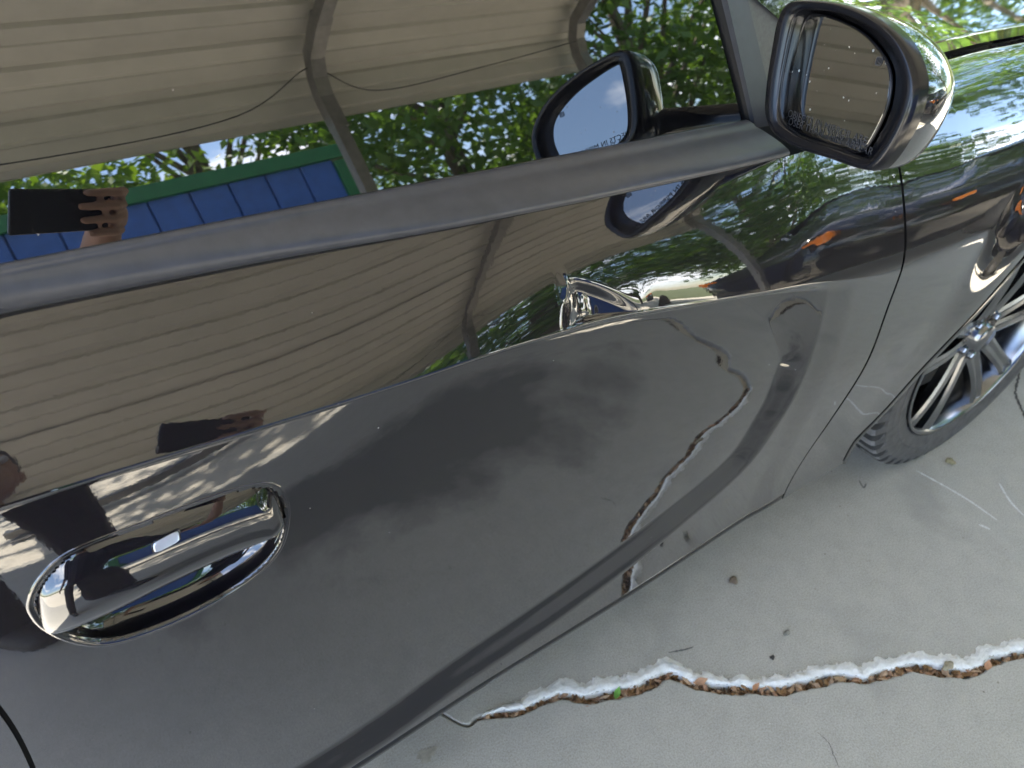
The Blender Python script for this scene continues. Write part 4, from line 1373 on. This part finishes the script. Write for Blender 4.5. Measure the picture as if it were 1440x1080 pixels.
limb(body, [bp_(0, 0, 0.93), bp_(0.01, 0, 1.1), bp_(0.04, 0, 1.27), bp_(0.05, 0, 1.36)], [0.135, 0.125, 0.135, 0.10])
limb(body, [neck - zz_ * 0.04, neck + fw * 0.03 + zz_ * 0.06], [0.058, 0.055])
ball(body, head, 0.1, (0.82, 0.82, 1.08)); ball(body, head + fw * 0.05 - zz_ * 0.055, 0.06, (0.85, 0.85, 0.8))
ball(body, head + fw * 0.097 - zz_ * 0.018, 0.015, (0.8, 0.8, 1.4))
for s in (-1, 1): ball(body, head + rt * s * 0.083 - zz_ * 0.01, 0.022, (0.5, 0.6, 1.3))
for sh, el, wr in ((sh_r, el_r, wr_r), (sh_l, el_l, wr_l)):
    limb(body, [sh, sh * 0.5 + el * 0.5, el, el * 0.65 + wr * 0.35, wr], [0.055, 0.048, 0.040, 0.041, 0.026])
for hp_, kn, an in ((hip_r, kn_r, an_r), (hip_l, kn_l, an_l)):
    limb(body, [hp_, hp_ * 0.5 + kn * 0.5, kn, kn * 0.6 + an * 0.4, an], [0.09, 0.075, 0.056, 0.055, 0.036])
    limb(body, [an - zz_ * 0.04, an + fw * 0.16 - zz_ * 0.06], [0.034, 0.026])
# right hand round the end of the phone
palm = cp(0.122, -0.030, 0.020)
limb(body, [wr_r, cp(0.132, -0.042, 0.035), palm], [0.026, 0.028, 0.026])
for k, (uu_, ln) in enumerate(((0.016, 0.064), (-0.0075, 0.072), (-0.031, 0.066), (-0.0545, 0.052))):
    body_pts = [cp(0.120, uu_ * 0.6 - 0.014, 0.016), cp(0.125, uu_, -0.001), cp(0.110, uu_, -0.008), cp(0.092, uu_, -0.0075), cp(0.122 - ln, uu_ - 0.002, -0.0068)]
    limb(body, body_pts, [0.010, 0.0086, 0.0084, 0.0078, 0.0066])
limb(body, [cp(0.124, -0.050, 0.024), cp(0.110, -0.052, 0.028), cp(0.087, -0.040, 0.025), cp(0.070, -0.026, 0.024)], [0.014, 0.012, 0.010, 0.008])
# relaxed left hand
hd = wr_l + fw * 0.03 - zz_ * 0.06
limb(body, [wr_l, hd], [0.026, 0.030])
for k in range(4):
    q = hd + fw * (0.028 - 0.019 * k) - zz_ * 0.03
    limb(body, [q, q - zz_ * 0.032 + fw * 0.008, q - zz_ * (0.058 - 0.004 * k) + fw * 0.004 + rt * 0.012], [0.0092, 0.0085, 0.007])
limb(body, [hd + fw * 0.02 + zz_ * 0.015, hd + fw * 0.045 - zz_ * 0.012, hd + fw * 0.050 - zz_ * 0.042], [0.012, 0.010, 0.008])
remesh(body, 'body', SKIN, person, 0.0042)
top = MB()
limb(top, [bp_(0.0, 0, 0.90), bp_(0.005, 0.0, 1.02), bp_(0.02, 0, 1.14), bp_(0.045, 0, 1.28), bp_(0.055, 0, 1.37)], [0.150, 0.146, 0.146, 0.152, 0.105])
for s in (-1, 1): limb(top, [bp_(0.0, s * 0.07, 0.92), bp_(0.02, s * 0.075, 1.12), bp_(0.05, s * 0.09, 1.30)], [0.11, 0.10, 0.10])
for sh, el in ((sh_r, el_r), (sh_l, el_l)): limb(top, [sh, sh * 0.35 + el * 0.65], [0.068, 0.062])
remesh(top, 'shirt', CLOTH, person, 0.009)
tr = MB()
limb(tr, [bp_(0, 0, 0.94), bp_(0, 0, 0.86)], [0.138, 0.135])
for hp_, kn, an in ((hip_r, kn_r, an_r), (hip_l, kn_l, an_l)):
    limb(tr, [hp_, hp_ * 0.5 + kn * 0.5, kn, kn * 0.5 + an * 0.5, an + zz_ * 0.0], [0.105, 0.092, 0.074, 0.068, 0.062])
remesh(tr, 'trousers', JEAN, person, 0.009)
for an in (an_r, an_l):
    so = MB(); limb(so, [an - zz_ * 0.035 - fw * 0.02, an + fw * 0.07 - zz_ * 0.045, an + fw * 0.17 - zz_ * 0.052], [0.046, 0.044, 0.036]); remesh(so, 'shoe', SHOE, person, 0.006)
hr = MB(); ball(hr, head + zz_ * 0.018 - fw * 0.012, 0.104, (0.86, 0.86, 1.02)); remesh(hr, 'hair', HAIRM, person, 0.006)
for s in (-1, 1):
    e = MB(); ball(e, head + fw * 0.081 + rt * s * 0.031 + zz_ * 0.006, 0.012); e.build('eye', simple('eye', (0.5, 0.5, 0.5), 0.1), person, True)

for o in list(person.children) + list(phone.children):
    if o.parent is person: o.location = -person.location

# ------------------------------------------------------------------ dark saloon parked ahead
DKPAINT = simple('black_car_paint', (0.006, 0.006, 0.008), 0.08, 0.0, 0.2, 40, 0.6)
RED = simple('amber_lamp', (0.75, 0.20, 0.02), 0.2)
AMBER = simple('amber_lens', (0.75, 0.22, 0.02), 0.2)
other = empty('parked_saloon', (4.7, -2.2, 0)); other.rotation_euler[2] = math.radians(4)
tag(other, 'black saloon parked ahead, mirrored as a dark shape low on the front fender', 'car')
st = [(-2.35, 0.62, 0.42, 0.70), (-2.28, 0.80, 0.32, 0.92), (-2.0, 0.88, 0.24, 1.0), (-1.2, 0.91, 0.20, 1.0), (0.0, 0.91, 0.20, 0.97), (0.9, 0.91, 0.20, 0.95), (1.5, 0.90, 0.22, 0.88), (2.1, 0.84, 0.26, 0.80), (2.3, 0.70, 0.36, 0.68)]
V = []
for x, w, z0, z1 in st:
    for q, (fy, fz) in enumerate(((0.0, 0), (0.8, 0), (0.97, 0.10), (1.0, 0.45), (0.985, 0.75), (0.90, 0.95), (0.6, 1.0), (0.0, 1.02))):
        V.append((x, w * fy, z0 + (z1 - z0) * fz))
    for q, (fy, fz) in enumerate(((0.6, 1.0), (0.90, 0.95), (0.985, 0.75), (1.0, 0.45), (0.97, 0.10), (0.8, 0))):
        V.append((x, -w * fy, z0 + (z1 - z0) * fz))
F = grid_faces(len(st), 14, True) + [tuple(range(14))[::-1], tuple(range(8 * 14, 9 * 14))]
o = mesh_obj('body_shell', V, F, DKPAINT, other, True)
cab = [(-1.75, 0.70, 0.98, 0.99), (-1.15, 0.66, 0.98, 1.36), (-0.4, 0.64, 0.98, 1.42), (0.25, 0.66, 0.97, 1.38), (1.05, 0.72, 0.94, 0.95)]
V = []
for x, w, z0, z1 in cab:
    for fy, fz in ((1.12, 0), (1.0, 0.85), (0.86, 1.0), (0, 1.03), (-0.86, 1.0), (-1.0, 0.85), (-1.12, 0)):
        V.append((x, w * fy, z0 + (z1 - z0) * fz))
mesh_obj('cabin_glass', V, grid_faces(5, 7), GLASS, other, True)
V = []
for x, w, z0, z1 in cab[1:4]:
    for fy, fz in ((1.02, 0.86), (0.87, 1.02), (0, 1.05), (-0.87, 1.02), (-1.02, 0.86)): V.append((x, w * fy, z0 + (z1 - z0) * fz))
mesh_obj('roof_skin', V, grid_faces(3, 5), DKPAINT, other, True)
for sx in (-1.42, 1.42):
    for sy in (-1, 1):
        w2 = empty('wheel', (sx, sy * 0.80, 0.335)); w2.parent = other
        V, F = lathe([(0.20, -0.10), (0.30, -0.105), (0.333, -0.08), (0.335, 0.08), (0.30, 0.105), (0.20, 0.10)], 40)
        mesh_obj('tyre', V, F, RUBBER, w2, True)
        V, F = lathe([(0.001, -0.07), (0.06, -0.07), (0.19, -0.05), (0.205, -0.095), (0.205, 0.095), (0.19, 0.05), (0.06, 0.07), (0.001, 0.07)], 40)
        mesh_obj('rim', V, F, RIM, w2, True)
for sy in (-1, 1):
    mb = MB(); mb.box((-2.24, sy * 0.66, 0.82), (0.06, 0.14, 0.06)); mb.build('tail_lamp', RED, other, bevel=0.02)
    mb = MB(); mb.box((-1.96, sy * 0.885, 0.80), (0.09, 0.012, 0.02)); mb.build('side_marker', AMBER, other, bevel=0.008)

# ------------------------------------------------------------------ grass bank ahead of the bonnet
def bank_z(x, y):
    d = np.hypot((x - 11.5) / 5.2, (y - 6.0) / 6.5)
    return 1.9 * smooth(1.0, 0.25, d) + 0.10 * np.sin(x * 1.7) * np.sin(y * 1.3) * smooth(1.0, 0.7, d)
V = []
gx = np.linspace(5.6, 18, 70); gy = np.linspace(-1.2, 14, 70)
for x in gx:
    for y in gy: V.append((x, y, float(bank_z(x, y)) - 0.11))
tag(mesh_obj('grass_bank', V, grid_faces(70, 70), GRASSM, None, True), kind='structure')
BLADE = leaf_mat('grass_blade', (0.12, 0.15, 0.04), (0.32, 0.30, 0.13))
rg = np.random.default_rng(77)
n_ = 26000
px_ = rg.uniform(6.0, 15, n_); py_ = rg.uniform(-1, 12, n_)
zb_ = bank_z(px_, py_); kp = zb_ > 0.12
px_, py_, zb_ = px_[kp], py_[kp], zb_[kp]
n_ = len(px_)
a = rg.uniform(0, 6.28, n_); hh = rg.uniform(0.06, 0.22, n_)
base = np.stack([px_, py_, zb_ - 0.13], -1)
sd = np.stack([np.cos(a), np.sin(a), np.zeros(n_)], -1) * 0.012
tip = base + np.stack([rg.normal(0, 0.06, n_), rg.normal(0, 0.06, n_), hh], -1)
v = np.stack([base - sd, base + sd, tip], 1).reshape(-1, 3)
me = bpy.data.meshes.new('grass'); me.vertices.add(3 * n_); me.vertices.foreach_set('co', v.ravel())
me.loops.add(3 * n_); me.loops.foreach_set('vertex_index', np.arange(3 * n_))
me.polygons.add(n_); me.polygons.foreach_set('loop_start', np.arange(0, 3 * n_, 3)); me.polygons.foreach_set('loop_total', np.full(n_, 3))
me.update(); me.materials.append(BLADE)
go = bpy.data.objects.new('grass', me); COL.objects.link(go)
tag(go, 'dry green grass covering the bank ahead of the bonnet', 'grass', kind='stuff')
